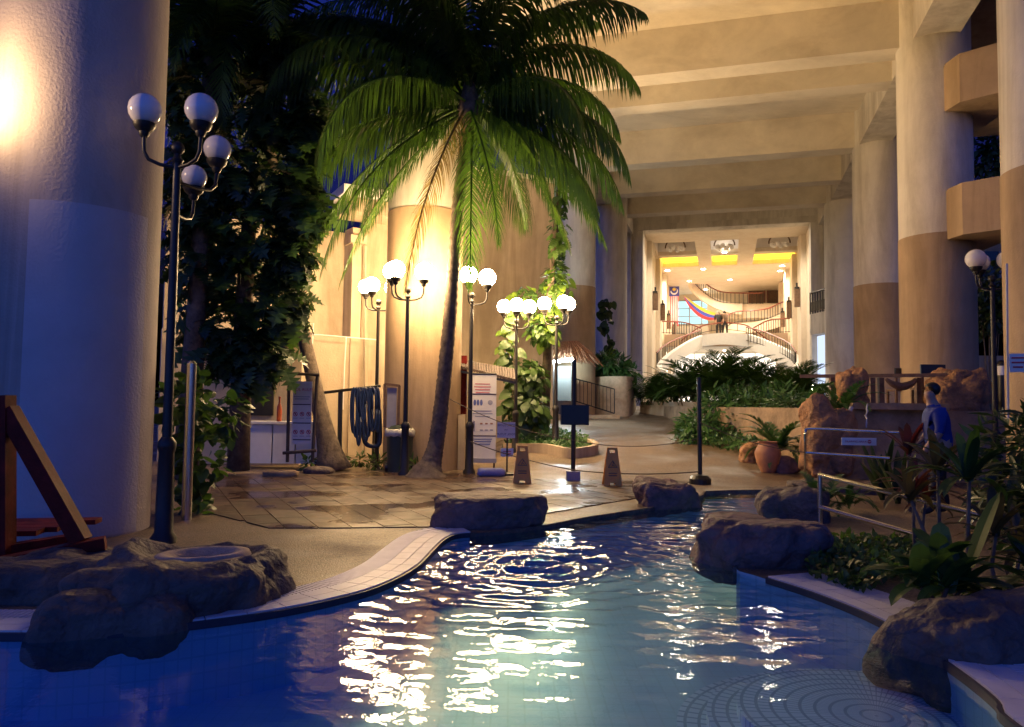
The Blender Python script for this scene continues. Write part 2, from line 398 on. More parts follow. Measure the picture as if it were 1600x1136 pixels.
g.add(V, [(j*nx+i, j*nx+i+1, (j+1)*nx+i+1, (j+1)*nx+i) for j in range(len(ys)-1) for i in range(nx-1)])
structure(g.build('ground', 'aggregate', smooth=True), 'brown pebble-washed ground around the pool, rising to the hall')
k = len(pool)
b = MB(); b.add([(x, y, -.004) for x, y in pool]+[(x, y, -.52) for x, y in pool], [(i, (i+1) % k, (i+1) % k+k, i+k) for i in range(k)])
structure(b.build('pool_wall', 'pooledge'), 'tiled side wall of the pool')
b = MB(); tri = tessellate_polygon([[Vector((x, y, 0)) for x, y in pool]])
b.add([(x, y, -.48) for x, y in pool], [tuple(t) for t in tri])
structure(b.build('pool_floor', 'pooltile'), 'blue mosaic floor of the pool')
# round shallow step under water, bottom right
pc = G(1370, 1140, -.32)
for i, (rr, zz) in enumerate([(1.02, -.38), (.86, -.31), (.70, -.25)]):
    b = MB(); b.lathe([(rr, -.5), (rr, 0)], (0, 0, 0), 64)
    o = b.build('pool_step', 'steptile'); o.location = (pc.x, pc.y, zz); structure(o, 'round submerged step of small tiles, tier of the stack by the coping')
# water sheet with real ripples
poly = np.array(pool)
def inside(px, py):
    r = np.zeros(px.shape, bool); j = len(poly)-1
    for i in range(len(poly)):
        xi, yi = poly[i]; xj, yj = poly[j]
        cnd = ((yi > py) != (yj > py)) & (px < (xj-xi)*(py-yi)/(yj-yi+1e-12)+xi); r ^= cnd; j = i
    return r
jet = G(838, 884, WZ)
gx = np.linspace(-7.3, 4.8, 560); gy = np.concatenate([np.linspace(-2.6, 1.9, 30), np.linspace(1.95, 12.0, 600)])
X, Y = np.meshgrid(gx, gy); Z = np.zeros_like(X)
dj = np.hypot(X-jet.x, Y-jet.y)
amp = .30+1.0*np.exp(-(dj/2.0)**2)+.9*np.exp(-(dj/.8)**2)+.55*np.exp(-((X-1.6)/1.3)**2-((Y-7.5)/2.6)**2)
amp *= 1/(1+np.exp(-(X+2.0-.12*(Y-4))*2.6))
amp *= 1-.72*np.exp(-((X-1.6)/.8)**2-((Y-3.7)/.75)**2)
amp *= .62+.38/(1+np.exp(-(Y-5.2)*2.2))
for i in range(64):
    lam = .10*(5.0**rng.random()); kk = 2*math.pi/lam; th = rng.normal(math.pi/2, .5)+(math.pi if rng.random() < .5 else 0)
    ph = rng.random()*6.28; s_ = .078/math.sqrt(32)*(.7+.6*rng.random())
    Z += s_/kk*np.sin(kk*(X*math.cos(th)+Y*math.sin(th))+ph+.8*np.sin(1.3*X+.9*Y+ph))
Z *= amp
Z += .017*np.exp(-dj/.7)*np.cos(2*math.pi*dj/.21+.6*np.sin(3*np.arctan2(Y-jet.y, X-jet.x)))*(dj > .1)
th = np.arctan2(Y-jet.y, X-jet.x)
Z += .055*np.exp(-(dj/.17)**2)+.012*np.exp(-(dj/.45)**2)*np.sin(5*th+9*dj)*np.sin(37*X+11*Y)
ins = inside(X, Y); ny_, nx_ = X.shape
idx = np.arange(ny_*nx_).reshape(ny_, nx_)
keep = ins[:-1, :-1] | ins[1:, :-1] | ins[:-1, 1:] | ins[1:, 1:]
q = np.stack([idx[:-1, :-1], idx[:-1, 1:], idx[1:, 1:], idx[1:, :-1]], -1)[keep]
used, inv = np.unique(q, return_inverse=True)
co = np.stack([X.ravel(), Y.ravel(), Z.ravel()+WZ], -1)[used]
me = bpy.data.meshes.new('water'); nf = len(q)
me.vertices.add(len(co)); me.vertices.foreach_set('co', co.ravel())
me.loops.add(nf*4); me.loops.foreach_set('vertex_index', inv.reshape(-1))
me.polygons.add(nf); me.polygons.foreach_set('loop_start', np.arange(nf)*4); me.update()
structure(link('water', me, 'water', smooth=True), 'dark blue rippled pool water reflecting the lamps')
P = [p for p in left if p.x > -.45 and p.y > 7.6]+[p for p in rightp if p.y > 6.3]
b = MB(); b.strip([Vector((p.x, p.y, .012)) for p in P], [Vector((p.x, p.y, -.12)) for p in P], -.03); o = b.build('pool_kerb', 'rock'); structure(o, 'dark stone kerb along the far pool edge')
# pool coping
def coping(pts, wd, label):
    P = [Vector((p.x, p.y, 0)) for p in pts]
    # resample
    L = [0]
    for i in range(1, len(P)): L.append(L[-1]+(P[i]-P[i-1]).length)
    def at(s):
        s = min(max(s, 0), L[-1])
        for i in range(1, len(P)):
            if s <= L[i]: return P[i-1].lerp(P[i], (s-L[i-1])/(L[i]-L[i-1]+1e-9))
        return P[-1]
    def fr(s, off, z):
        t = (at(s+.06)-at(s-.06)).normalized(); nn = Vector((-t.y, t.x, 0)); p = at(s)+nn*off
        return Vector((p.x, p.y, z))
    root = MB()
    n = max(2, int(L[-1]/.05))
    root.strip([fr(i*L[-1]/n, -.012, .012) for i in range(n+1)], [fr(i*L[-1]/n, -.012, -.035) for i in range(n+1)], .02)
    r = root.build('pool_coping', 'copingdark'); structure(r, label)
    step = .25; s = .004; mats = []
    while s+step < L[-1]:
        for (o0, o1) in ((.012, .13), (.136, .26)):
            q = MB(); m_ = 3
            bot = [fr(s+(step-.008)*i/m_, o0, .004) for i in range(m_+1)]; bo2 = [fr(s+(step-.008)*i/m_, o1, .004) for i in range(m_+1)]
            V = []; 
            for i in range(m_+1): V += [bot[i], bo2[i], bot[i]+Vector((0, 0, .018)), bo2[i]+Vector((0, 0, .018))]
            F = []
            for i in range(m_):
                a, b_ = i*4, i*4+4
                F += [(a+2, b_+2, b_+3, a+3), (a, b_, b_+2, a+2), (a+1, a+3, b_+3, b_+1)]
            F += [(0, 2, 3, 1), (m_*4, m_*4+1, m_*4+3, m_*4+2)]
            q.add(V, F); o = q.build('coping_tile', 'coping', r)
        s += step
    # overflow grating: fine slats
    q = MB(); s = 0; 
    while s+.04 < L[-1]:
        a, b_, c, d = fr(s, .268, .003), fr(s+.026, .268, .003), fr(s+.026, wd, .003), fr(s, wd, .003)
        up = Vector((0, 0, .016)); q.hexa([a, b_, c, d, a+up, b_+up, c+up, d+up]); s += .036
    o = q.build('drain_grating', 'coping', r); o['kind'] = 'stuff'
coping([p for p in left if -4.6 < p.x < 0 and p.y < 7.9][:], .46, 'white tiled coping curving along the pool by the basin rock')
rp = [p for p in rightp if 2.0 < p.y < 6.0 and p.x > 1.6 and p.x < 3]
coping(rp, .50, 'white tiled coping beside the fern bed')
# paving slabs (wet) laid askew
pv = MB(); 
pavepoly = [G(*p) for p in [(318, 800), (338, 742), (520, 738), (760, 742), (1000, 742), (1085, 752), (1000, 778), (860, 802), (690, 824), (520, 826), (420, 826)]]
pavepoly = np.array([(p.x, p.y) for p in pavepoly])
polysave = poly; poly = pavepoly
pav = MB(); 
tri = tessellate_polygon([[Vector((x, y, 0)) for x, y in pavepoly]])
pc_ = pavepoly.mean(0); pav.add([(pc_[0]+(x-pc_[0])*.985, pc_[1]+(y-pc_[1])*.975, .004) for x, y in pavepoly], [t for t in tri])
pavo = pav.build('paving', 'soil'); structure(pavo, 'wet stone paving slabs between the pool and the lamps')
SW, SL = .33, .66
sm = MB(); sm.box((0, 0, .003), (SW-.012, SL-.012, .016)); sme = bpy.data.meshes.new('paving_slab'); sme.from_pydata(sm.v, [], sm.f); sme.materials.append(MATS['slab'])
ang = R(26); ca, sa = math.cos(ang), math.sin(ang); cpt = pavepoly.mean(0)
def clip(P, Q):
    for i in range(len(Q)):
        a, b = Q[i], Q[(i+1) % len(Q)]; out = []
        sd = lambda p: (b[0]-a[0])*(p[1]-a[1])-(b[1]-a[1])*(p[0]-a[0])
        for k_ in range(len(P)):
            p, q = P[k_], P[(k_+1) % len(P)]; sp_, sq = sd(p), sd(q)
            if sp_ >= 0: out.append(p)
            if (sp_ >= 0) != (sq >= 0): t_ = sp_/(sp_-sq); out.append((p[0]+(q[0]-p[0])*t_, p[1]+(q[1]-p[1])*t_))
        P = out
        if len(P) < 3: return []
    return P
def hull(P):
    P = sorted(map(tuple, P)); 
    def half(P):
        h = []
        for p in P:
            while len(h) > 1 and (h[-1][0]-h[-2][0])*(p[1]-h[-2][1])-(h[-1][1]-h[-2][1])*(p[0]-h[-2][0]) <= 0: h.pop()
            h.append(p)
        return h
    a, b = half(P), half(P[::-1]); return a[:-1]+b[:-1]
hp = hull(pavepoly)
for i in range(-34, 35):
    for j in range(-13, 14):
        lx, ly = i*SW, j*SL+(SL/2 if i % 2 else 0)
        x, y = cpt[0]+lx*ca-ly*sa, cpt[1]+lx*sa+ly*ca
        hx, hy = SW/2-.006, SL/2-.006
        Q = [(x+dx*ca-dy*sa, y+dx*sa+dy*ca) for dx, dy in ((-hx, -hy), (hx, -hy), (hx, hy), (-hx, hy))]
        c_ = clip(Q, hp)
        if len(c_) < 3: continue
        ar = abs(sum(c_[k_][0]*c_[(k_+1) % len(c_)][1]-c_[(k_+1) % len(c_)][0]*c_[k_][1] for k_ in range(len(c_))))/2
        if ar < .004: continue
        if ar > .98*4*hx*hy:
            o = bpy.data.objects.new('paving_slab', sme); COL.objects.link(o); o.parent = pavo
            o.location = (x, y, rng.uniform(0, .003)); o.rotation_euler = (rng.normal(0, .003), rng.normal(0, .003), ang)
        else:
            q = MB(); q.prism(c_, -.003, .012); q.build('paving_slab', 'slab', pavo)
poly = polysave
# ============================================================ HALL: COLUMNS, ROOF
def column(p, r, z1, band, label, mat0='tan', mat1='cream', zb=0):
    t = thing('round_column', label, 'column', (p[0], p[1], zb), 'round columns of the open hall')
    b = MB(); b.lathe([(r, zb-.3), (r, band)], (p[0], p[1], 0), 64); smooth_by_angle(b.build('lower_shaft', mat0, t))
    b = MB(); b.lathe([(r-.012, band), (r-.012, z1)], (p[0], p[1], 0), 64); smooth_by_angle(b.build('upper_shaft', mat1, t))
    return t
BAND, ZB, ZC = 5.35, 9.95, 11.15
t = column((-4.62, 7.85), .80, 12.5, 12.4, 'big stucco column at the pool, lit warm above and blue below', 'stucco', 'stucco')
fi = [R(270+82*i/24) for i in range(25)]
b = MB(); b.strip([(-4.62+.8*math.cos(f), 7.85+.8*math.sin(f), 3.25) for f in fi], [(-4.62+.8*math.cos(f), 7.85+.8*math.sin(f), .02) for f in fi], -.004); smooth_by_angle(b.build('paler_panel', 'stuccopale', t)); t.children[-1]['label'] = 'paler patch on the lower column'  # thin shell, paler than the shaft, round the lower column
column((-1.87, 15.75), .80, 12.5, BAND, 'round column behind the palm trunk and the dustbin')
l2 = Yp(896, 600, 27.7); column((l2.x, l2.y), .80, ZC, 5.7, 'cream and tan column behind the leafy climber', zb=.6)
l3 = AB(32.3, -4.85); column((l3.x, l3.y), .80, ZC, BAND, 'shaded column with the slim climbing vine at its foot', 'cream', zb=.8)
r1, r2, r3, r4 = (8.33, 11.2), (9.93, 17.4), (12.0, 24.3), AB(33.7, 4.85)
column(r1, .80, ZC, BAND-.35, 'column at the right edge carrying a white notice')
column(r2, .80, ZC, BAND, 'large column between the balconies and the terrace chairs')
column(r3, .80, ZC, BAND, 'column on the terrace with a blue-lit flank')
column((r4.x, r4.y), .80, ZC, BAND, 'far column beside the small black balcony', 'cream')
# roof slab and beams
b = MB(); b.abox(6, 38.0, -5.9, 5.9, ZC, ZC+.4); structure(b.build('ceiling', 'ceiling'), 'high plaster ceiling of the open hall')  # front end carried forward out of view to cut the blue sky fill
for a0, th_, lb in ((12.4, .7, 'first'), (19.24, .68, 'a'), (21.2, .62, 'b'), (26.4, .68, 'c'), (30.1, .62, 'd'), (33.4, .68, 'e')):
    b = MB(); b.abox(a0, a0+th_, -5.5, 4.25, ZB, ZC-.004)
    structure(b.build('ceiling_beam', 'ceiling'), 'plaster beam crossing under the hall ceiling')
b = MB(); b.abox(11.5, 37.4, 4.25, 5.2, ZB+.002, ZC-.006); structure(b.build('ceiling_beam', 'cream'), 'beam running over the right-hand columns')
b = MB(); b.abox(24.6, 37.4, -5.4, -4.4, ZB+.002, ZC-.006); structure(b.build('ceiling_beam', 'cream'), 'beam running over the left-hand columns')
b = MB(); b.abox(13.5, 30, 5.91, 10.8, ZC+.02, ZC+.4); structure(b.build('balcony_roof', 'tan'), 'roof slab over the right-hand balconies')
# ============================================================ LOBBY
LF, LC = 1.35, 11.0
t = thing('entrance_portal', 'tall cream portal framing the bright lobby', 'portal', AB(37.4, 0, LF))
bl, br, zt = bz(1004, 480, 37.4)[0], bz(1268, 480, 37.4)[0], bz(1130, 353, 37.4)[1]
b = MB(); b.abox(37.4, 38.3, bl-.55, bl, LF-.6, zt); b.build('jamb', 'cream', t)
b = MB(); b.abox(37.1, 38.0, bl-1.05, bl-.56, LF-.6, ZC); b.build('pilaster', 'cream', t)
b = MB(); b.abox(37.4, 38.3, br, br+.55, LF-.6, zt); b.build('jamb', 'cream', t)
b = MB(); b.abox(37.1, 38.0, br+.56, br+1.05, LF-.6, ZC); b.build('pilaster', 'cream', t)
b = MB(); b.abox(37.38, 38.3, bl-.55, br+.55, zt+.002, ZC); b.build('lintel', 'cream', t)
b = MB(); b.abox(37.28, 37.378, bl-.2, br+.2, zt-.05, zt+.25); b.build('moulding', 'cream', t)
WL, WR, AE = -4.35, 4.35, 66.0
b = MB(); b.abox(38, AE+4, -12, 12, LF-.4, LF); structure(b.build('lobby_floor', 'sand'), 'pale stone floor of the lobby')
b = MB(); b.abox(38.3, AE, WL-.5, WL, LF, LC+1.2); wl = structure(b.build('lobby_wall', 'lobbycream'), 'left wall of the lobby')
b = MB(); b.abox(38.3, AE, WR, WR+.5, LF, LC+1.2); wr = structure(b.build('lobby_wall', 'lobbycream'), 'right wall of the lobby')
b = MB(); b.abox(AE, AE+.4, WL-.5, WR+.5, LF, LC+1.2); wb = structure(b.build('lobby_wall', 'lobbycream'), 'back wall of the lobby')
for i, a0 in enumerate((44, 49.5, 55, 60.5)):
    for sd, wall in ((WL, wl), (WR, wr)):
        b = MB(); s0, s1 = (sd, sd+.28) if sd < 0 else (sd-.28, sd); b.abox(a0, a0+1.7, s0, s1, LF+.005, LC-.005); b.build('pilaster', 'flagyellow' if False else 'lobbycream', wall)
        t = thing('wall_sconce', 'dark wall lantern on the %s lobby pilaster, %s from the portal' % ('left' if sd < 0 else 'right', ('first', 'second', 'third', 'fourth')[i]), 'lantern', AB(a0+.5, s1 if sd < 0 else s0, 7.2), 'lobby wall lanterns')
        e = s1+.02 if sd < 0 else s0-.30
        b = MB(); b.abox(a0+.3, a0+.6, e, e+.28, 7.0, 8.0); b.build('lantern_body', 'wood', t)
        b = MB(); b.abox(a0+.25, a0+.65, e-.0, e+.26, 8.003, 8.1); b.abox(a0+.4, a0+.5, e+.08, e+.18, 8.1, 8.35); b.build('cap', 'black', t)
# coffered ceiling
CA = [(44.6, 48.4), (49.2, 52.6)]
cb = [(bz(1033, 400, 51)[0], bz(1091, 400, 51)[0]), (bz(1112, 400, 51)[0], bz(1152, 400, 51)[0]), (bz(1177, 400, 51)[0], bz(1244, 400, 51)[0])]
ce = MB(); A_ = [38.3, 44.6, 48.4, 49.2, 52.6, AE]; B_ = [WL, cb[0][0], cb[0][1], cb[1][0], cb[1][1], cb[2][0], cb[2][1], WR]
for i in range(5):
    for j in range(7):
        if i in (1, 3) and j in (1, 3, 5): continue
        ce.abox(A_[i], A_[i+1], B_[j], B_[j+1], LC, LC+.25)
lc = structure(ce.build('lobby_ceiling', 'lobbycream'), 'coffered lobby ceiling')
for i, (a0, a1) in enumerate(CA):
    for j, (b0, b1) in enumerate(cb):
        q = MB()
        for (x0, x1, y0, y1) in ((a0-.05, a0, b0-.05, b1+.05), (a1, a1+.05, b0-.05, b1+.05), (a0, a1, b0-.05, b0), (a0, a1, b1, b1+.05)): q.abox(x0, x1, y0, y1, LC+.26, LC+1.1)
        q.abox(a0-.05, a1+.05, b0-.05, b1+.05, LC+1.1, LC+1.2)
        q.build('coffer', 'flagwhite', lc)
        if i == 1:
            e = MB()
            e.abox(a1-.22, a1-.06, b0+.06, b1-.06, LC+.30, LC+1.0); e.abox(a0+.3, a1-.24, b0+.06, b0+.2, LC+.30, LC+1.0); e.abox(a0+.3, a1-.24, b1-.2, b1-.06, LC+.30, LC+1.0)
            tag(e.build('cove_light', 'cove'), 'yellow cove light glowing in the %s ceiling coffer' % ('left', 'middle', 'right')[j], 'light', 'lobby cove lights')
        else:
            ctr = AB((a0+a1)/2, (b0+b1)/2, LC+.62)
            t = thing('chandelier', 'arched iron chandelier in the %s front coffer' % ('left', 'middle', 'right')[j], 'chandelier', ctr+Vector((0, 0, 1)), 'lobby chandeliers')
            q = MB(); Bv = Vector((CT, -ST, 0)); q.tube([ctr+Bv*(-.6*math.cos(s))+Vector((0, 0, -.55+.6*math.sin(s))) for s in np.linspace(0, math.pi, 13)], .045, 6); q.build('arch', 'wood', t)
            q = MB(); q.tube([ctr+Vector((0, 0, .0)), ctr+Vector((0, 0, .48))], .05, 6); q.build('rod', 'wood', t)
            for s in range(6):
                d_ = Vector((math.cos(s*1.047), math.sin(s*1.047), 0))*.42; q = MB(); q.ball(ctr+d_+Vector((0, 0, -.62)), .15, 10, 6); q.build('glass_shade', 'whitegloss', t)
# moulding ribs between coffers
# downlights (lit lamps of the lobby)
def downlight(p, r, pw, label, size=.2):
    t = thing('ceiling_downlight', label, 'light', p, 'lobby downlights')
    b = MB(); b.lathe([(r, -.03), (r, .02)], p, 14); b.build('lens', 'downlight', t)
    b = MB(); b.lathe([(r+.001, .02), (r+.05, .02), (r+.05, -.02), (r+.001, -.02)], p, 14, cap=False); b.build('trim_ring', 'white', t)
    ld = bpy.data.lights.new('lamp', 'SPOT'); ld.spot_size = R(160); ld.spot_blend = .5; ld.energy = pw*2.2; ld.color = (1, .85, .66); ld.shadow_soft_size = size
    lo = bpy.data.objects.new('lamp', ld); COL.objects.link(lo); lo.location = (p[0], p[1], p[2]-.12); lo.parent = t; lo.matrix_parent_inverse = Matrix.Translation(-t.location)
dl = [(1043, 416, 53.6, 'at the far left'), (1099, 414, 53.6, 'above the upper stair'), (1222, 410, 53.4, 'at the right'), (1219, 417, 55.4, 'behind the right one')]
for u, v, a, nm in dl:
    b_, _ = bz(u, v, a); downlight(AB(a, b_, LC-.02), .16, 290, 'bright lobby downlight '+nm)
for i, (a, b_) in enumerate(((40.5, -2.2), (40.5, 2.2), (46.6+.8, 0))):
    downlight(AB(a+.6, b_, LC-.02), .14, 380, 'lobby downlight inside the portal '+('left', 'right', 'centre')[i])
for i, (a, b_) in enumerate(((58.5, -2.6), (58.5, .4), (63.0, -1.5))): downlight(AB(a, b_, LC-.02), .14, 200, 'added deep lobby downlight '+('over the flag', 'over the upper stair', 'before the cyan window')[i])  # extra lamps added to lift the dark upper back of the lobby
# mezzanine slab & gallery
MA, MZ = 53.0, bz(1150, 521, 53.0)[1]
b = MB(); b.abox(MA, MA+.5, WL+.29, WR-.29, MZ-.85, MZ); structure(b.build('mezzanine_slab', 'brownslab'), 'brown edge of the mezzanine floor')
b = MB(); b.abox(MA+.5, AE, WL+.29, WR-.29, MZ-.6, MZ-.01); structure(b.build('mezzanine_floor', 'lobbycream'), 'mezzanine floor')
for i, (a, b_) in enumerate(((56, -3), (56, 3), (60, 0), (46, -3.3), (46, 3.3))):
    z = MZ-.64 if a > 50 else LC-.02
    if a > 50: downlight(AB(a, b_, z), .12, 300, 'downlight under the mezzanine, %s' % ('left', 'right', 'deep centre')[i])
t = thing('fill_panelling', 'added glowing shopfront under the mezzanine behind the hedge', 'panelling', AB(62, 0, LF))  # glowing panels added to brighten the lobby under the mezzanine
for i in range(5):
    b = MB(); b.abox(62, 62.05, -3.9+i*1.56, -2.4+i*1.56, LF+.1, MZ-.75); b.build('pane', 'fillglow', t)
    b = MB(); b.abox(61.95, 62.1, -3.96+i*1.56, -3.905+i*1.56, LF, MZ-.7); b.build('mullion', 'lobbycream', t)
# cyan window in the back wall
t = thing('lobby_window', 'tall pale cyan window behind the draped banner', 'window', AB(AE-.1, -2, MZ))
x0, z0 = bz(1058, 507, AE-.06); x1, z1 = bz(1116, 469, AE-.06)
for i in range(3):
    for j in range(3):
        b = MB(); dx, dz = (x1-x0)/3, (z1-z0)/3; b.abox(AE-.06, AE-.02, x0+i*dx+.05, x0+(i+1)*dx-.05, z0+j*dz+.04, z0+(j+1)*dz-.04); b.build('pane', 'skywindow', t)
b = MB()
for i in range(4): b.abox(AE-.10, AE-.015, x0+i*dx-.05, x0+i*dx+.05, z0, z1)
b.build('window_frame', 'inkgrey', t)
b = MB()
for j in range(4): b.abox(AE-.09, AE-.016, x0+.05, x1-.05, z0+j*dz-.03, z0+j*dz+.03)
b.build('glazing_bar', 'inkgrey', t)
b = MB(); b.abox(AE-1.5, AE-.9, x0-.4, x1-.6, MZ+.005, MZ+1.1); tag(b.build('reception_sofa', 'navy'), 'navy lounge furniture below the cyan window', 'sofa')
# upper gallery, right back
gz = bz(1180, 475, 62)[1]; gx0 = bz(1105, 475, 62)[0]
b = MB(); b.abox(62, AE-.01, gx0, WR-.29, gz-1.1, gz); structure(b.build('gallery_slab', 'lobbycream'), 'upper gallery at the back right of the lobby')
b = MB(); b.abox(64.9, 65.2, bz(1165, 460, 64.9)[0], WR-.29, gz+.01, LC-.01); gw = structure(b.build('gallery_wall', 'lobbycream'), 'gallery back wall')
for u0, u1 in ((1171, 1194), (1200, 1216), (1220, 1236)):
    x0, z1 = bz(u0, 448, 64.8); x1, z0 = bz(u1, 473, 64.8)
    t = thing('gallery_door', 'dark timber doorway on the upper gallery, %s of three' % {1171: 'widest', 1200: 'middle', 1220: 'rightmost'}[u0], 'door', AB(64.8, (x0+x1)/2, gz), 'gallery doorways')
    b = MB(); b.abox(64.8, 64.88, x0, x1, z0, z1); b.build('door_panel', 'wood', t)
    b = MB(); b.abox(64.74, 64.87, x0-.08, x0-.002, z0, z1+.08); b.abox(64.74, 64.87, x1+.002, x1+.08, z0, z1+.08); b.abox(64.74, 64.87, x0, x1, z1+.002, z1+.08); b.build('door_frame', 'mahogany', t)
# ribbons (curved stair stringers) and balustrades
def sweep(label, px, th, mat, name='stair_stringer', cat='stair'):
    tp = arc_pts([PA(u, v0, a) for u, v0, v1, a in px], 6); bt = arc_pts([PA(u, v1, a) for u, v0, v1, a in px], 6)
    b = MB(); b.strip(tp, bt, th); o = b.build(name, mat); smooth_by_angle(o); return tag(o, label, cat)
def balustrade(label, px, hgt, n, mat='mahogany', bal='darkiron', r=.05, group='lobby balustrades'):
    pts = arc_pts([PA(u, v, a) for u, v, a in px], 6)
    t = thing('balustrade', label, 'railing', pts[0]-Vector((0, 0, hgt)), group)
    b = MB(); b.tube(pts, r, 6); b.build('handrail', mat, t)
    L = len(pts)-1
    for i in range(n+1):
        s = i/n*L; k_ = min(int(s), L-1); p = pts[k_].lerp(pts[k_+1], s-k_)
        b = MB(); b.tube([p-Vector((0, 0, hgt)), p-Vector((0, 0, r))], .024, 5); b.build('baluster', bal, t)
    b = MB(); b.tube([p-Vector((0, 0, hgt*.93)) for p in pts], .022, 5); b.build('bottom_rail', bal, t)
    return t
sweep('white curved flank of the left front staircase', [(1092, 524, 545, 52.4), (1075, 532, 552, 51), (1052, 546, 566, 49.4), (1034, 560, 578, 48), (1026, 570, 590, 46.8), (1032, 578, 600, 45.6)], .3, 'white')
sweep('white curved flank of the right front staircase', [(1168, 522, 545, 52.4), (1190, 530, 554, 51), (1216, 541, 568, 49.4), (1236, 552, 582, 48), (1245, 562, 596, 46.8), (1240, 572, 606, 45.6)], .3, 'white')
sweep('white bridge band joining the two front stairs', [(1091, 524, 542, 52.3), (1130, 520, 538, 52.0), (1169, 522, 542, 52.3)], .3, 'white')
balustrade('balustrade down the left front stair', [(1094, 516, 52.3), (1072, 524, 51), (1050, 533, 49.5), (1034, 543, 48), (1026, 551, 46.8)], .95, 22)
balustrade('balustrade down the right front stair', [(1166, 511, 52.3), (1190, 517, 51), (1215, 527, 49.5), (1235, 538, 48), (1244, 550, 46.8)], .95, 22)
balustrade('inner rail sweeping down the left stair', [(1130, 504, 53.0), (1098, 509, 52.8), (1080, 520, 52.6), (1064, 533, 52.4)], .5, 5)
balustrade('inner rail sweeping down the right stair', [(1135, 504, 53.0), (1165, 508, 52.8), (1185, 520, 52.6), (1203, 533, 52.4)], .5, 5)
balustrade('mezzanine rail on the left side', [(1014, 502, 53.1), (1045, 502.5, 53.1), (1070, 504, 53.2), (1096, 513, 53.2)], .85, 20)
balustrade('mezzanine rail on the right side', [(1176, 513, 53.2), (1200, 501, 53.2), (1225, 498, 53.1), (1254, 497, 53.1)], .95, 20)
sweep('underside of the upper curved stair', [(1078, 420, 440, 60), (1086, 440, 458, 60.4), (1105, 458, 474, 60.8), (1130, 470, 486, 61.2), (1160, 474, 492, 61.6)], .3, 'lobbycream')
balustrade('dark red rail of the upper curved stair', [(1080, 417, 59.9), (1090, 432, 60.3), (1108, 447, 60.7), (1128, 456, 61.1), (1160, 458, 61.5), (1192, 458, 61.8)], .85, 26)
sweep('white flank of the right inner stair', [(1132, 505, 522, 56), (1170, 504, 520, 57), (1200, 499, 516, 58), (1225, 490, 508, 59), (1240, 480, 498, 60)], .3, 'lobbycream')
balustrade('red rail of the right inner stair', [(1135, 494, 55.9), (1150, 487, 56.5), (1178, 485, 57), (1200, 482, 57.8), (1218, 474, 58.6), (1240, 466, 59.6)], .8, 22)
# flags
t = thing('hanging_flag', 'vertical red and white striped flag with blue crescent canton', 'flag', PA(1053, 447, 57), )
fb0, fz1 = bz(1047, 448, 57); fb1, fz0 = bz(1060, 506, 57); fzc = bz(1050, 463, 57)[1]
for i in range(9):
    b = MB(); w_ = (fb1-fb0)/9; sway = lambda z, k_=i: 57+.05*math.sin(k_*1.4)+.03*math.sin(z*3)
    zs = np.linspace(fz0-.2*math.sin(i), fzc, 6)
    b.strip([AB(sway(z), fb0+(i+1)*w_-.004, z) for z in zs], [AB(sway(z), fb0+i*w_, z) for z in zs], .01, nrm=AB(1, 0)); b.build('stripe', 'flagred' if i % 2 == 0 else 'flagwhite', t)
b = MB(); b.abox(56.93, 56.99, fb0-.06, fb1+.06, fzc, fz1); b.build('canton', 'flagblue', t)
cc = AB(56.9, (fb0+fb1)/2, (fzc+fz1)/2); Bv = Vector((CT, -ST, 0)); Zv = Vector((0, 0, 1))
b = MB(); N = 16; V = []
for i in range(N+1):
    s = R(200)+R(320-180+0)*0+R(220)*(i/N)-R(20); V += [cc+Bv*.27*math.cos(s)+Zv*.27*math.sin(s), cc+Bv*.21*math.cos(s)+Zv*(.06+.21*math.sin(s))]
b.add(V, [(2*i, 2*i+1, 2*i+3, 2*i+2) for i in range(N)]); b.build('crescent', 'flagwhite', t)
b = MB(); V = [cc+Zv*.12+AB(-.01, 0)]
for i in range(28): s = i/28*6.283; rr_ = .17 if i % 2 == 0 else .09; V.append(cc+Zv*(.14+rr_*math.sin(s))+Bv*rr_*math.cos(s)+AB(-.01, 0))
b.add(V, [(0, i+1, (i+1) % 28+1) for i in range(28)]); b.build('star', 'flagyellow', t)
t = thing('draped_banner', 'red, blue and yellow cloth banner draped below the upper stair', 'banner', PA(1100, 490, 57.5))
up_ = [(1067, 461), (1082, 471), (1098, 481), (1115, 488), (1134, 492)]; lo_ = [(1067.5, 462), (1076, 478), (1090, 493), (1105, 500), (1122, 499)]
lines = []
for k_ in range(4): lines.append(arc_pts([PA(u0+(u1-u0)*k_/3, v0+(v1-v0)*k_/3, 57.5+.2*k_) for (u0, v0), (u1, v1) in zip(up_, lo_)], 5))
for k_, mt in enumerate(('flagyellow', 'bannerblue', 'flagred')):
    b = MB(); b.strip(lines[k_], lines[k_+1], .015, nrm=AB(1, 0)); b.build('stripe', mt, t)
# right: curved wall bay with small black balcony beside the portal
t = thing('balcony_bay', 'cream wall bay with a small black balcony beside the portal', 'wall', AB(36, 5, LF))
p0, p1, p2 = PA(1266, 480, 36.8), PA(1298, 478, 35.2), PA(1342, 478, 34.0)
def wallq(P, z0, z1, mat, nm, th=.25):
    b = MB(); b.strip([Vector((p.x, p.y, z1)) for p in P], [Vector((p.x, p.y, z0)) for p in P], th); return b.build(nm, mat, t)
zt_, zo = PA(1298, 484, 35.2).z, PA(1298, 518, 35.2).z
wallq([p0, p1], zo, zt_, 'cream', 'parapet'); wallq([p1, p2], LF, ZC-.01, 'cream', 'wall')
q0 = Vector((p0.x+.5, p0.y+1.2, 0)); q1 = Vector((p1.x+.3, p1.y+.8, 0))
wallq([q0, q1], LF, zo-.01, 'coolroom', 'lit_doorway', .02)
t2 = thing('balcony_railing', 'small black wrought railing on the cream bay', 'railing', p0)
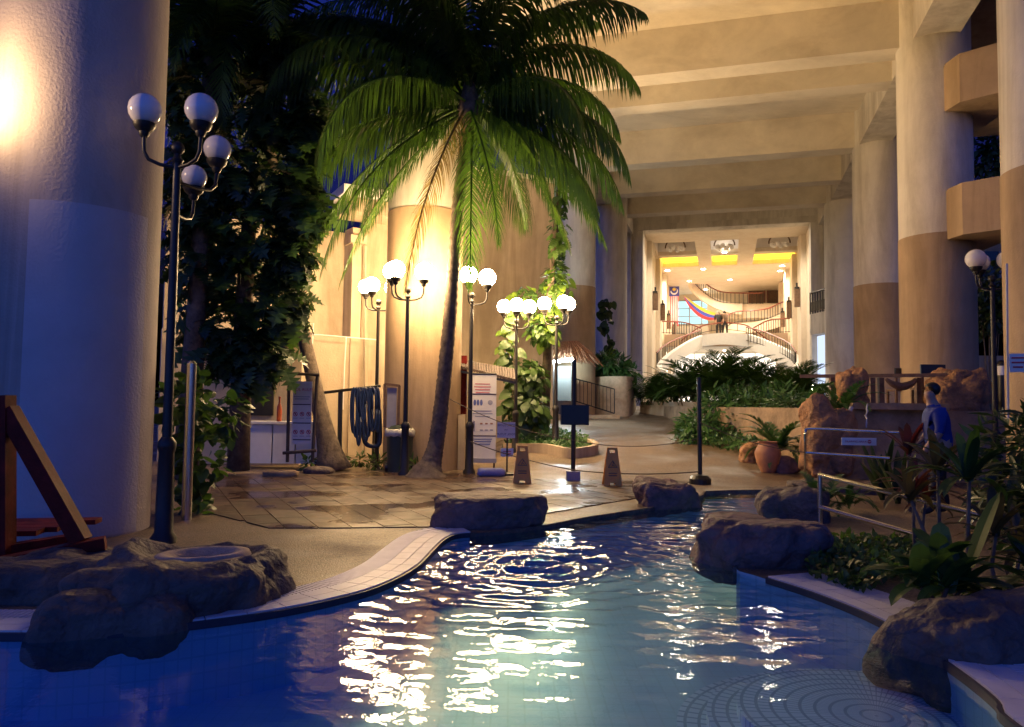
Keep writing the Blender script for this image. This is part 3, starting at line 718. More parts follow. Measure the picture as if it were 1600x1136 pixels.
for i in range(9):
    p = p0.lerp(p1, i/8); b = MB(); b.tube([Vector((p.x, p.y, zt_)), Vector((p.x, p.y, zt_+.95))], .03, 6); b.build('baluster', 'black', t2)
b = MB(); b.tube([Vector((p0.lerp(p1, i/8).x, p0.lerp(p1, i/8).y, zt_+.97)) for i in range(9)], .05, 6); b.build('handrail', 'black', t2)
b = MB(); b.strip([Vector((p0.x, p0.y, zt_+.55)), Vector((p1.x, p1.y, zt_+.55))], [Vector((p0.x, p0.y, zt_+.1)), Vector((p1.x, p1.y, zt_+.1))], .02); b.build('ornament_panel', 'black', t2)
# balconies between the two right columns
def balcony(z0, z1, label):
    t = thing('balcony', label, 'balcony', (10.2, 16.5, z0), 'angular balconies on the right')
    c0 = Yp(1448, 300, 17.35); c1 = Yp(1503, 300, 16.1); c2 = Yp(1640, 300, 15.0)
    pl = [(c0.x, c0.y), (c1.x, c1.y), (c2.x, c2.y), (c2.x+.5, c2.y+4), (c0.x+1.6, c0.y+3.2)]
    b = MB(); b.prism(pl, z0, z1); b.build('parapet', 'tan', t)
    b = MB(); b.prism([(x*1.0+.02, y+.02) for x, y in pl], z1+.001, z1+.05); b.build('coping_cap', 'tan', t)
balcony(8.1, 9.15, 'upper tan balcony box between the right-hand columns')
balcony(5.16, 6.26, 'lower tan balcony box above the unlit globe lamp')
# hotel wing seen between the columns
t = thing('hotel_wing', 'dark hotel wing seen between the two right-hand columns', 'building', (20, 30, 0))
b = MB(); b.box((22.0, 30.0, 6.5), (9, 1.0, 3.6)); b.box((22.0, 30.0, 3.0), (9, 1.0, 1.0)); b.build('wall', 'tan', t)
for i in range(4):
    b = MB(); b.box((19.3+i*1.7, 29.46, 6.7), (1.35, .06, 1.9)); w_ = b.build('window', 'darkglass', t)
    b = MB(); b.box((19.3+i*1.7, 29.42, 6.7), (.06, .05, 1.9)); b.box((19.3+i*1.7, 29.40, 6.4), (1.35, .05, .05)); b.build('glazing_bar', 'inkgrey', w_)
b = MB(); b.box((21.0, 30.4, 2.2), (7, .1, 1.0)); b.build('lit_window', 'coolroom', t)
b = MB(); b.box((22.0, 31, 9.2), (9.4, 2.4, .5)); b.build('roof', 'tan', t)
# ============================================================ LEFT LOW BUILDING
t = thing('low_building', 'warm-lit cream service building behind the lamps', 'building', (-4.5, 19, 0))
c0, c1 = Yp(455, 600, 17.9), Yp(640, 600, 19.6)
def wq(u0, y0, u1, y1, z0, z1, nm, mat, th=.3, off=0):
    a_, b_ = Yp(u0, 600, y0), Yp(u1, 600, y1); q = MB()
    q.strip([Vector((a_.x, a_.y+off, z1)), Vector((b_.x, b_.y+off, z1))], [Vector((a_.x, a_.y+off, z0)), Vector((b_.x, b_.y+off, z0))], th); return q.build(nm, mat, t)
wq(250, 16.6, 640, 19.4, -.1, 2.95, 'lower_wall', 'wallyellow')
wq(250, 16.95, 548, 19.1, 2.95, 5.7, 'upper_wall', 'wallyellow', off=.05)
wq(546, 18.6, 561, 18.75, -.1, 5.75, 'pilaster', 'wallyellow', .5)
wq(561, 19.0, 660, 19.7, -.1, 6.0, 'end_wall', 'wallyellow', off=.1)
wq(543, 18.5, 568, 18.7, 5.35, 5.55, 'pilaster_cap', 'wallyellow', .55)
wq(535, 17.9, 665, 19.0, 6.0, 6.35, 'cornice', 'wallyellow', 1.0)
wq(530, 17.7, 665, 18.8, 6.38, 6.6, 'roof_edge', 'white', 1.2)
for pts, nm in (([(455, 522, 17.85), (500, 523, 18.05), (545, 527, 18.4), (590, 531, 18.7)], 'conduit'), ([(541, 527, 18.3), (538, 580, 18.3), (536, 640, 18.3)], 'conduit'), ([(571, 385, 18.75), (571, 720, 18.75)], 'drain_pipe'), ([(470, 510, 17.8), (490, 505, 17.85), (487, 560, 17.85)], 'conduit')):
    q = MB(); q.tube([Yp(*p) for p in pts], .045 if nm == 'drain_pipe' else .014, 6); q.build(nm, 'wallyellow' if nm == 'drain_pipe' else 'white', t)
t = thing('garden_wall', 'tall warm-lit wall behind the pothos and the lamps', 'wall', Yp(790, 660, 22.5))
a_, c_ = Yp(690, 600, 22.5), Yp(864, 600, 24.2); q = MB(); q.strip([Vector((a_.x, a_.y, 8.6)), Vector((c_.x, c_.y, 8.6))], [Vector((a_.x, a_.y, -.2)), Vector((c_.x, c_.y, -.2))], .3); q.build('wall', 'wallyellow', t)
q = MB(); q.strip([Vector((a_.x, a_.y-.05, 8.75)), Vector((c_.x, c_.y-.05, 8.75))], [Vector((a_.x, a_.y-.05, 8.605)), Vector((c_.x, c_.y-.05, 8.605))], .4); q.build('coping_cap', 'cream', t)
# pool hut in the dark
t = thing('pool_hut', 'dark towel hut with counter under the climbing plants', 'hut', Yp(370, 720, 15.6))
hx0, hx1 = Yp(300, 600, 15.6).x, Yp(458, 600, 15.6).x
b = MB(); b.box(((hx0+hx1)/2, 16.3, 1.3), (hx1-hx0, .2, 2.6)); b.build('wall', 'wallyellow', t)
b = MB(); b.box((hx1-.95, 16.16, 1.45), (.75, .06, .8)); w_ = b.build('window', 'darkglass', t)
b = MB(); b.box((hx1-.95, 16.1, 2.15), (.95, .1, .5)); b.build('signboard', 'tan', t)
for i in range(5):
    b = MB(); b.bar((hx0-.3, 15.3+i*.2, 2.55+i*.07), (hx1+.2, 15.3+i*.2, 2.55+i*.07), .24, .05); b.build('roof_slat', 'rooftile', t)
t = thing('white_counter', 'low white counter behind the bamboo-framed rules board', 'counter', Yp(420, 720, 15.2))
x0, x1 = Yp(391, 660, 15.2).x, Yp(500, 660, 15.2).x
for i in range(3):
    b = MB(); s = (x1-x0)/3; b.box((x0+s*(i+.5), 15.4, .5), (s-.03, .5, .78)); b.build('panel', 'white', t)
b = MB(); b.box(((x0+x1)/2, 15.38, .925), (x1-x0+.1, .6, .05)); b.build('counter_top', 'white', t)
b = MB(); p = Yp(436, 660, 15.3); b.lathe([(.05, 0), (.055, .2), (.05, .3), (.02, .36), (.02, .46), (.03, .5)], (p.x, 15.3, .951), 12); tag(b.build('bottle', 'fire', smooth=True), 'orange bottle standing on the white counter', 'bottle')
# ============================================================ LAMPS
def lamp(x, y, z0, label, arms, Ht=4.0, arm=.30, rg=.17, lit='lampglow', group='globe lamps'):
    """cast-iron post; arms = list of (azimuth deg, lit?, drop)"""
    t = thing('globe_lamp_post', label, 'lamp post', (x, y, z0), group)
    b = MB(); b.lathe([(.12, -.15), (.12, .05), (.085, .10), (.07, .85), (.085, .9), (.085, .95), (.05, 1.0)], (x, y, z0), 14); smooth_by_angle(b.build('base', 'darkiron', t))
    b = MB(); b.lathe([(.045, 1.0), (.036, Ht-.62)], (x, y, z0), 12, cap=False); smooth_by_angle(b.build('pole', 'darkiron', t))
    zt_ = z0+Ht-.62
    b = MB(); b.lathe([(.045, 0), (.06, .03), (.035, .06), (.03, .10)], (x, y, zt_), 12); b.ball((x, y, zt_+.15), .065, 12, 8); smooth_by_angle(b.build('finial', 'darkiron', t))
    arm_, rg_ = arm, rg
    for az, on, dz, *ex in arms:
        arm, rg = ex if ex else (arm_, rg_)
        c, s = math.cos(R(az)), math.sin(R(az)); zt2 = zt_-dz
        pts = [(x+c*r_, y+s*r_, zt2+h_) for r_, h_ in ((.03, -.04), (arm*.5, -.03), (arm*.85, .01), (arm*.98, .08), (arm, .17), (arm, .24))]
        b = MB(); b.tube(pts, .018, 8); ao = b.build('arm', 'darkiron', t); smooth_by_angle(ao, 50)
        g_ = (x+c*arm, y+s*arm, zt2+.24)
        b = MB(); b.lathe([(.03, -.02), (.045, .0), (.05, .03), (.085, .06), (.10, .09), (.105, .115)], g_, 16); smooth_by_angle(b.build('collar', 'darkiron', ao))
        b = MB(); b.ball((g_[0], g_[1], g_[2]+.115+rg*.86), rg, 18, 10)
        if on:
            b.build('globe', lit, ao, smooth=True)
        else: b.build('globe', 'whitegloss', ao, smooth=True)
    return t
pA = G(255, 848); lamp(pA.x, pA.y, 0, 'unlit globe lamp standing against the blue-lit stucco column', [(200, False, 0), (-25, False, 0), (73, False, .14, .57, .14), (93, False, .46, .45, .125)], Ht=4.28, rg=.155)
pB = Yp(632, 735, 14.05); lamp(pB.x, pB.y, 0, 'lit globe lamp in front of the round column by the dustbin', [(-5, True, 0), (192, True, 0), (228, True, 0)], Ht=3.95)
pC = Yp(586, 730, 16.9); lamp(pC.x, pC.y, 0, 'lit globe lamp by the blue hoses at the service building', [(175, True, 0), (250, True, 0), (20, True, 0)], Ht=4.1)
pD = Yp(733, 735, 14.6); lamp(pD.x, pD.y, 0, 'lit globe lamp beside the printed roll-up banner', [(0, True, 0), (260, True, .0)], Ht=3.95)
pE = Yp(805, 680, 18.0); lamp(pE.x, pE.y, H(pE.x, pE.y), 'lit globe lamp with three globes at the climber bed', [(180, True, 0), (270, True, 0), (0, True, 0)], Ht=3.62)
pF = Yp(868, 680, 18.3); lamp(pF.x, pF.y, H(pF.x, pF.y), 'lit globe lamp behind the leafy climber', [(180, True, 0), (300, True, 0), (10, True, 0)], Ht=3.62)
pR = Yp(1556, 690, 13.2); lamp(pR.x, pR.y, 0, 'unlit globe lamp by the right-hand edge column', [(185, False, 0), (5, False, 0), (95, False, 0)], Ht=4.15)
# lamp just outside the left edge of the view that warms the stucco column
ux, uy, uz = -5.3, 6.6, 4.15
t = thing('wall_uplight', 'bowl-shaped wall light on the stucco column, just past the left edge', 'wall light', (ux, uy, uz))
b = MB(); b.ball((ux, uy, uz+.05), .13, 16, 10); b.build('bulb', 'upglow', t, smooth=True)
b = MB(); b.lathe([(.02, -.16), (.10, -.13), (.16, -.07), (.165, -.07), (.10, -.15), (.02, -.18)], (ux, uy, uz), 20, cap=False); b.build('bowl', 'darkiron', t, smooth=True)
b = MB(); b.tube([(ux, uy, uz-.17), (ux+.12, uy+.3, uz-.22), (ux+.3, uy+.62, uz-.22)], .02, 8); b.build('bracket', 'darkiron', t)
# bollard lights
for u, v, y, lb in ((1268, 590, 31.0, 'black bollard light beside the portal'), (1567, 640, 16.0, 'black bollard light beyond the right-hand lamp')):
    p = Yp(u, v, y); zz = 1.35; t = thing('bollard_light', lb, 'bollard', (p.x, p.y, zz), 'bollard lights')
    b = MB(); b.lathe([(.10, -.3), (.10, .75)], (p.x, p.y, zz), 14); smooth_by_angle(b.build('post', 'black', t))
    b = MB(); b.lathe([(.085, .751), (.085, .95)], (p.x, p.y, zz), 14); smooth_by_angle(b.build('lens', 'lampwhite' if u < 1300 else 'whitegloss', t))
    b = MB(); b.lathe([(.11, .951), (.11, .99), (.06, 1.06), (.005, 1.08)], (p.x, p.y, zz), 14); smooth_by_angle(b.build('cap', 'black', t))
# ============================================================ ROCKS
def rock(name, label, c, sz, mat='rock', seed=0, pw=.55, rough=.16, rz=0.0, sub=40, group=None, flat=None):
    n_, m_ = sub*2, sub; V = []; F = []
    ca, sa = math.cos(rz), math.sin(rz)
    sg = lambda v, p: math.copysign(abs(v)**p, v)
    for i in range(m_+1):
        ph = -math.pi/2+math.pi*i/m_
        for j in range(n_):
            th = 2*math.pi*j/n_
            x, y, z = sg(math.cos(ph), pw)*sg(math.cos(th), pw), sg(math.cos(ph), pw)*sg(math.sin(th), pw), sg(math.sin(ph), pw)
            q = Vector((x*sz[0], y*sz[1], z*sz[2]))
            nn = mnoise.fractal(q*1.6+Vector((seed*7.3, seed*3.1, 0)), 1.0, 2.0, 5)
            rd = mnoise.ridged_multi_fractal(q*1.1+Vector((seed*2.3, 0, seed)), .9, 2.1, 4, 1.0, 2.0)
            vd = mnoise.voronoi(q*1.9+Vector((seed, seed*2.7, 1)))[0]; k_ = 1+rough*nn*1.2-rough*.35*(rd-1)+rough*1.5*(vd[1]-vd[0]-.3)*.6-rough*.9*(vd[0]-.35)+.045*rough/.17*mnoise.noise(q*9)+.02*mnoise.noise(q*23)
            x, y, z = q.x*k_, q.y*k_, q.z*(1+(k_-1)*1.3)
            if flat is not None and z > flat: z = flat+(z-flat)*.25
            V.append((c[0]+x*ca-y*sa, c[1]+x*sa+y*ca, c[2]+z))
    for i in range(m_):
        for j in range(n_): F.append((i*n_+j, i*n_+(j+1) % n_, (i+1)*n_+(j+1) % n_, (i+1)*n_+j))
    b = MB(); b.add(V, F); o = b.build(name, mat, smooth=True); tag(o, label, 'rock', group); return o
GR = 'boulders round the pool'
rk = rock('boulder', 'long dark boulder with a white basin set in its top', (-2.2, 5.2, .04), (.68, .56, .31), 'rock', 1, .62, .17, R(28), group=GR)
rock('boulder', 'dark lip of rock hanging over the pool edge below the basin', (-2.38, 4.68, -.03), (.44, .31, .22), 'rock', 9, .6, .18, R(12), group=GR)
rock('boulder', 'low dark boulder under the red timber frame', (-3.45, 5.4, .0), (.85, .55, .24), 'rock', 2, .6, .16, R(10), group=GR)
bp_ = G(318, 858, .36)
vv = np.array([v.co for v in rk.data.vertices]); e_ = np.hypot((vv[:, 0]-bp_.x)/.42, (vv[:, 1]-bp_.y)/.34); up = vv[:, 2] > .15
zs_ = np.median(vv[(e_ < 1) & up][:, 2]); bp_ = G(318, 858, float(zs_)-.012); e_ = np.hypot((vv[:, 0]-bp_.x)/.42, (vv[:, 1]-bp_.y)/.34)
wgt = np.clip((1.25-e_)/.35, 0, 1)*up; vv[:, 2] = vv[:, 2]*(1-wgt)+(zs_-.03-.16*np.clip(1-e_, 0, 1))*wgt; rk.data.vertices.foreach_set('co', vv.ravel()); rk.data.update()
t = thing('stone_basin', 'white oval foot-wash basin set into the long boulder', 'basin', bp_)
b = MB(); b.lathe([(.33, -.06), (.31, -.022), (.27, -.016), (.22, -.03), (.15, -.09), (.12, -.10)], (0, 0, 0), 40, cap=False); o = b.build('bowl', 'sand', t, smooth=True); o.matrix_parent_inverse = Matrix(); o.scale = (1.0, .72, 1); o.rotation_euler = (0, 0, .5); 
b = MB(); b.lathe([(.14, 0), (.14, .006)], (0, 0, -.092), 24); o = b.build('drain', 'black', t); o.matrix_parent_inverse = Matrix(); o.scale = (1.0, .72, 1)
c = G(762, 828); rock('boulder', 'flat-topped boulder on the far pool edge before the wet slabs', (c.x, c.y+.42, .12), (.66, .46, .27), 'rockred', 3, .55, .17, R(8), group=GR, flat=.2)
c = G(1046, 792); rock('boulder', 'boulder at the foot of the black barrier post', (c.x, c.y+.25, .10), (.46, .34, .24), 'rockred', 4, .55, .2, R(15), group=GR)
c = G(1200, 890); rock('boulder', 'reddish boulder between the pool and the leafy ground cover', (c.x+.12, c.y+.5, .07), (.58, .50, .31), 'rockred', 5, .55, .17, R(-12), group=GR, flat=.27)
c = G(1245, 815); rock('boulder', 'boulder at the inlet under the fern', (c.x+.1, c.y+.35, .12), (.42, .45, .25), 'rock', 6, .55, .18, R(-20), group=GR)
c = G(1470, 1020); rock('boulder', 'large dark boulder at the lower right pool edge', (c.x+.42, c.y+.10, .0), (.60, .34, .29), 'rock', 7, .6, .18, R(10), group=GR)
c = G(1300, 770); rock('boulder', 'flat slab of rock behind the inlet boulder', (c.x+.5, c.y+.2, .0), (1.0, .5, .16), 'rock', 12, .5, .15, R(-14), group=GR)
for (u, v, s, sd, mt, lb) in ((1178, 722, .42, 21, 'rockorange', 'pale rock beside the terracotta pot'), (1232, 738, .34, 22, 'rockred', 'rounded pink rock before the terracotta pot'), (1285, 700, .62, 23, 'rockorange', 'orange rock left of the thin waterfall'), (1500, 640, .8, 26, 'rockorange', 'big rock behind the person in blue')):
    p = GS(u, v) if u != 1500 else Yp(1500, 640, 15.3)
    if u == 1285: p = Yp(1292, 690, 13.6); p.z = .55
    rock('garden_rock', lb, (p.x, p.y, p.z+s*.35), (s*.75, s*.6, s*.62 if u != 1285 else s*1.15), mt, sd, .7, .22, group='garden rocks')
p = Yp(1332, 604, 14.6); rock('garden_rock', 'upright orange rock at the head of the waterfall', (p.x, p.y, p.z-.12), (.32, .32, .48), 'rockorange', 24, .75, .22, group='garden rocks')
p = Yp(1496, 604, 14.9); rock('garden_rock', 'broad orange rock on the waterfall ledge behind the person', (p.x, p.y, p.z-.25), (.62, .4, .6), 'rockorange', 25, .75, .22, group='garden rocks')
# ============================================================ TERRACE, WATERFALL
tp = [(5.6, 27.5), (5.7, 20.5), (6.3, 16.2), (7.2, 15.0), (30, 12.5), (30, 40), (5.6, 40)]
b = MB(); b.prism(tp, -.3, 1.35); structure(b.build('terrace', 'stonewall'), 'raised garden terrace behind the waterfall')
b = MB(); l0, l1 = Yp(1325, 625, 14.4), Yp(1470, 625, 14.0); b.bar((l0.x, l0.y, 1.40), (l1.x, l1.y, 1.40), 1.0, .12); tag(b.build('waterfall_ledge', 'stonewall'), 'flat stone ledge the waterfall spills over', 'ledge')
b = MB(); b.strip([Vector((l0.x-.3, l0.y-.3, 1.33)), Vector((l1.x+1.5, l1.y-.3, 1.33))], [Vector((l0.x-.3, l0.y-.35, .0)), Vector((l1.x+1.5, l1.y-.35, .0))], .4); tag(b.build('waterfall_wall', 'stonewall'), 'stone wall below the waterfall ledge', 'wall')
for (u, v0, v1, wd, lb) in ((1329, 636, 736, .045, 'main white thread of falling water'), (1356, 632, 668, .02, 'thin second thread of falling water')):
    a_, c_ = Yp(u, v0, 13.55), Yp(u-3, v1, 13.3); b = MB(); b.tube([a_.lerp(c_, i/10)+Vector((rng.normal(0, .012), 0, 0)) for i in range(11)], [wd*(.5+.5*rng.random()) for i in range(11)], 8); tag(b.build('water_stream', 'stream', smooth=True), lb, 'waterfall', 'threads of the waterfall')
# planter wall before the lobby
P = arc_pts([PA(1000, 640, 29.5), PA(1030, 640, 28.2), PA(1080, 640, 27.6), PA(1180, 640, 27.0), PA(1262, 640, 26.0)], 6)
b = MB(); b.strip([Vector((p.x, p.y, 1.52)) for p in P], [Vector((p.x, p.y, .4)) for p in P], .25); o = b.build('planter_wall', 'wallyellow'); smooth_by_angle(o); tag(o, 'low cream planter wall under the palm hedge', 'wall')
# left planter with bush, ramp and rail
P = [PA(u, 620, a) for u, a in ((902, 30.5), (925, 28.2), (958, 27.3), (985, 27.6))]+[PA(992, 620, 29.5), PA(994, 620, 32)]
P = arc_pts(P, 5); b = MB(); zt_ = PA(950, 588, 27.4).z
b.strip([Vector((p.x, p.y, zt_)) for p in P], [Vector((p.x, p.y, .2)) for p in P], .3); o = b.build('raised_planter', 'sand'); smooth_by_angle(o); tag(o, 'rounded sandstone planter beside the ramp', 'planter')
rp_ = [PA(896, 628, 25.0), PA(930, 640, 25.6), PA(958, 650, 26.2)]
b = MB(); pr = [PA(858, 640, 24.6), PA(900, 640, 25.6), PA(968, 652, 26.4)]
b.prism([(p.x, p.y) for p in pr]+[(pr[2].x-.1, pr[2].y+1.6), (pr[0].x, pr[0].y+2.5)], .2, 1.02); structure(b.build('ramp', 'sand'), 'pale ramp rising to the notice board')
t = thing('ramp_railing', 'thin black railing along the ramp', 'railing', pr[1])
q0, q1, r0, r1_ = PA(900, 592, 25.6), PA(960, 608, 26.2), PA(900, 627, 25.6), PA(960, 646, 26.2)
for a_, b_ in ((q0, q1), (r0, r1_)):
    b = MB(); b.tube([a_, b_], .022, 6); b.build('rail', 'black', t)
for i in range(11):
    b = MB(); b.tube([q0.lerp(q1, i/10), r0.lerp(r1_, i/10)], .012 if i not in (0, 10) else .022, 6); b.build('baluster', 'black', t)
# ground-cover beds with kerbs
def bed(px, label, h=.16, mat='wallyellow'):
    P = arc_pts([GS(*p) for p in px], 5)
    b = MB(); b.strip([p+Vector((0, 0, h)) for p in P], [p-Vector((0, 0, .1)) for p in P], .12); o = b.build('bed_kerb', mat); smooth_by_angle(o); return tag(o, label, 'kerb')
bed([(786, 706), (815, 708), (850, 709), (884, 716), (912, 715), (935, 709), (925, 700)], 'cream kerb around the ground cover by the notice board', .22)
# ============================================================ STREET FURNITURE
# red timber frame
t = thing('red_timber_frame', 'dark red timber frame with a diagonal brace beside the stucco column', 'timber frame', (-4.0, 5.9, .2))
p0, p1 = Yp(4, 885, 5.75), Yp(4, 618, 5.75)
b = MB(); b.bar((p0.x, p0.y, .05), p1, .13, .13, up=(0, 1, 0)); b.build('post', 'redwood', t)
b = MB(); b.bar(Yp(12, 640, 5.75), Yp(128, 846, 5.75), .12, .11, up=(0, 1, 0)); b.build('brace', 'redwood', t)
b = MB(); b.bar(Yp(-60, 893, 5.4), Yp(165, 848, 5.75), .14, .09); b.build('base_beam', 'redwood', t)
b = MB(); b.bar(Yp(-60, 872, 5.6), Yp(130, 842, 6.1), .10, .10); b.build('base_beam', 'redwood', t)
for i in range(4):
    b = MB(); b.bar((-5.2, 5.75+i*.19, .29), (-3.75+i*.05, 6.05+i*.19, .29), .17, .04); b.build('deck_plank', 'redwood', t)
# steel pole
p = Yp(290, 840, 8.6); b = MB(); b.lathe([(.055, -.05), (.055, Yp(290, 568, 8.6).z), (.03, Yp(290, 568, 8.6).z+.03)], (p.x, p.y, 0), 20); o = b.build('steel_pole', 'steel'); smooth_by_angle(o); tag(o, 'slim stainless steel pole beside the stucco column', 'pole')
# rules board in bamboo frame
yb = 13.9; P_ = lambda u, v, y=yb: Yp(u, v, y)
t = thing('rules_board', 'white pool rules board lashed in a dark bamboo frame', 'sign', P_(472, 728))
for (a_, c_) in (((449, 722), (452, 583)), ((488, 722), (496, 585))):
    b = MB(); b.tube([P_(*a_), P_(*c_)], .032, 8); b.build('bamboo_post', 'bamboo', t)
for (a_, c_) in (((444, 583), (499, 586)), ((442, 708), (494, 704))):
    b = MB(); b.tube([P_(*a_, yb-.05), P_(*c_, yb-.05)], .03, 8); b.build('bamboo_rail', 'bamboo', t)
b = MB(); a_, c_ = P_(456, 694), P_(488, 596); b.box(((a_.x+c_.x)/2, yb, (a_.z+c_.z)/2), (c_.x-a_.x, .03, c_.z-a_.z)); b.build('panel', 'paper', t)
for z_ in (632, 661, 687):
    b = MB(); q = P_(472, z_); b.box((q.x, yb-.022, q.z), (c_.x-a_.x-.02, .006, .018)); b.build('divider', 'ink', t)
for i in range(2):
    for j in range(3):
        q = P_(462+j*10.3, 647+i*28); b = MB(); V = []
        N = 16
        for s in range(N): V += [(q.x+.042*math.cos(s*6.283/N), yb-.02, q.z+.042*math.sin(s*6.283/N)), (q.x+.030*math.cos(s*6.283/N), yb-.02, q.z+.030*math.sin(s*6.283/N))]
        b.add(V, [(2*s, 2*s+1, (2*s+3) % (2*N), (2*s+2) % (2*N)) for s in range(N)]); b.bar((q.x-.028, yb-.021, q.z+.028), (q.x+.028, yb-.021, q.z-.028), .002, .012, up=(0, 0, 1)); b.build('prohibition_symbol', 'inkred', t)
        b = MB(); b.box((q.x, yb-.019, q.z-.075), (.085, .004, .012)); b.build('caption_line', 'inkgrey', t)
        b = MB(); b.box((q.x, yb-.0195, q.z+.004), (.02, .004, .034)); b.build('pictogram', 'ink', t)
text('POOL RULES', (P_(472, 609).x, yb-.017, P_(472, 609).z), .075, 'inkred', t, (R(90), 0, 0))
for i in range(2):
    b = MB(); q = P_(472, 620+i*3.4); b.box((q.x, yb-.018, q.z), (.30-.04*i, .004, .016)); b.build('text_line', 'inkgrey', t)
rock('garden_rock', 'speckled stone footing under the rules board', (P_(445, 735).x, 13.6, .04), (.34, .16, .10), 'stonewall', 31, .7, .2, sub=20, group='garden rocks')
rock('garden_rock', 'second stone footing right of the rules board', (P_(492, 732).x, 14.2, .04), (.3, .18, .1), 'rock', 32, .7, .2, sub=20, group='garden rocks')
# hose rack
yb = 15.6
t = thing('hose_rack', 'black rail rack hung with coils of blue pool hose', 'hose rack', Yp(535, 722, yb))
b = MB(); b.tube([Yp(503, 614, yb), Yp(535, 610, yb), Yp(595, 603, yb)], .03, 8); b.build('rail', 'black', t)
for u in (532, 590):
    b = MB(); b.tube([Yp(u, 611, yb+.04), Yp(u-2, 735, yb+.04)], .05, 8); b.build('post', 'black', t)
hr = random.Random(3)
for i in range(11):
    u = 553+i*3.7; vb = hr.uniform(665, 715) if i < 4 else hr.uniform(645, 690); wd = hr.uniform(4, 9)
    pts = []
    for k_ in range(21):
        s = k_/20*2*math.pi; 
        pts.append(Yp(u+wd*math.cos(s)*.7, (606+vb)/2-math.sin(s)*(vb-606)/2*(1), yb-.06-.035*(i % 3)+.05*math.sin(s)))
    b = MB(); b.tube(pts, .026, 7); b.build('hose_coil', 'hose', t, smooth=True)
b = MB(); b.tube(arc_pts([Yp(566, 660, yb), Yp(570, 690, yb-.05), Yp(582, 697, yb), Yp(593, 690, yb+.02), Yp(592, 640, yb)], 6), .05, 8); b.build('hose_end', 'hose', t, smooth=True)
# wooden frame leaning on column
t = thing('wooden_easel', 'small wooden easel leaning on the column behind the dustbin', 'easel', Yp(612, 668, 14.75))
for a_, c_ in (((601, 600), (625, 603)), ((601, 600), (601, 668)), ((624, 603), (622, 668))):
    b = MB(); b.bar(Yp(*a_, 14.72), Yp(*c_, 14.72), .05, .04, up=(0, 1, 0)); b.build('bar', 'wood', t)
b = MB(); a_, c_ = Yp(604, 668, 14.76), Yp(620, 606, 14.76); b.box(((a_.x+c_.x)/2, 14.76, (a_.z+c_.z)/2), (c_.x-a_.x, .02, c_.z-a_.z)); b.build('panel', 'inkgrey', t)
# dustbin
p = G(620, 740); t = thing('dustbin', 'dark green dustbin with a pale bag folded over its rim', 'bin', p)
b = MB(); b.lathe([(.23, 0), (.27, .78)], (p.x, p.y+.3, 0), 20); smooth_by_angle(b.build('body', 'bin', t))
b = MB(); b.lathe([(.272, .70), (.30, .72), (.29, .83), (.25, .85), (.24, .80)], (p.x, p.y+.3, 0), 24, cap=False)
b.v = [(x+rng.normal(0, .007), y+rng.normal(0, .007), z+rng.normal(0, .012)) for x, y, z in b.v]; b.build('bag_rim', 'liner', t, smooth=True)
b = MB(); b.lathe([(.24, .84), (.18, .90), (.02, .93)], (p.x, p.y+.3, 0), 20); smooth_by_angle(b.build('lid', 'bin', t))
for s in (-1, 1):
    b = MB(); b.tube([(p.x+s*.24-.03, p.y+.28, .09), (p.x+s*.24+.03, p.y+.28, .09)], .09, 12); b.build('wheel', 'black', t)
# roll-up banner
yb = 15.1; t = thing('rollup_banner', 'tall printed roll-up banner with pink heading beside the lamp', 'banner', Yp(755, 722, yb))
a_, c_ = Yp(732, 716, yb), Yp(776, 585, yb)
b = MB(); b.box(((a_.x+c_.x)/2, yb, (a_.z+c_.z)/2), (c_.x-a_.x, .012, c_.z-a_.z)); b.build('sheet', 'paper', t)
b = MB(); b.box(((a_.x+c_.x)/2, yb, a_.z-.04), (c_.x-a_.x+.04, .16, .09)); b.build('base', 'inkgrey', t)
b = MB(); b.tube([(c_.x-.03, yb+.03, .05), (c_.x-.03, yb+.03, c_.z+.03)], .018, 8); b.tube([(a_.x, yb, c_.z+.005), (c_.x, yb, c_.z+.005)], .02, 8); b.build('pole', 'black', t)
def lines_(us, v, wd, mt, hh=.016):
    q = Yp(us, v, yb-.008); b = MB(); b.box((q.x, yb-.0085, q.z), (wd, .004, hh)); b.build('text_line', mt, t)
for i in range(4): lines_(754, 600+i*4.5, (.30, .34, .30, .28)[i], 'inkred')
for v in (616, 681): lines_(754, v, .55, 'ink', .02)
for i in range(3): lines_(754, 642+i*4.2, (.36, .40, .30)[i], 'inkgrey')
for i in range(3): lines_(754, 686+i*4, (.38, .34, .3)[i], 'inkblue')
for i in range(3):
    q = Yp(742+i*5, 629, yb); b = MB(); b.ball((0, 0, 0), .028, 10, 6); o = b.build('pictogram', 'inkblue', t); o.matrix_parent_inverse = Matrix.Translation(-t.location); o.location = (q.x, yb-.008, q.z); o.scale = (1, .1, 2.2)
q = Yp(766, 629, yb); b = MB(); b.ball((0, 0, 0), .05, 10, 6); o = b.build('pictogram', 'inkgrey', t); o.matrix_parent_inverse = Matrix.Translation(-t.location); o.location = (q.x, yb-.008, q.z); o.scale = (1, .08, 1)
q = Yp(740, 666, yb); b = MB(); b.box((q.x, yb-.0085, q.z-.02), (.05, .004, .16)); b.ball((q.x, yb-.006, q.z+.09), .028, 8, 6); b.build('pictogram', 'inkgrey', t)
for i in range(3): lines_(752+i*8, 672, .06, 'inkgrey', .025)
for i in range(3): lines_(752+i*8, 662, .05, 'terracotta', .03)
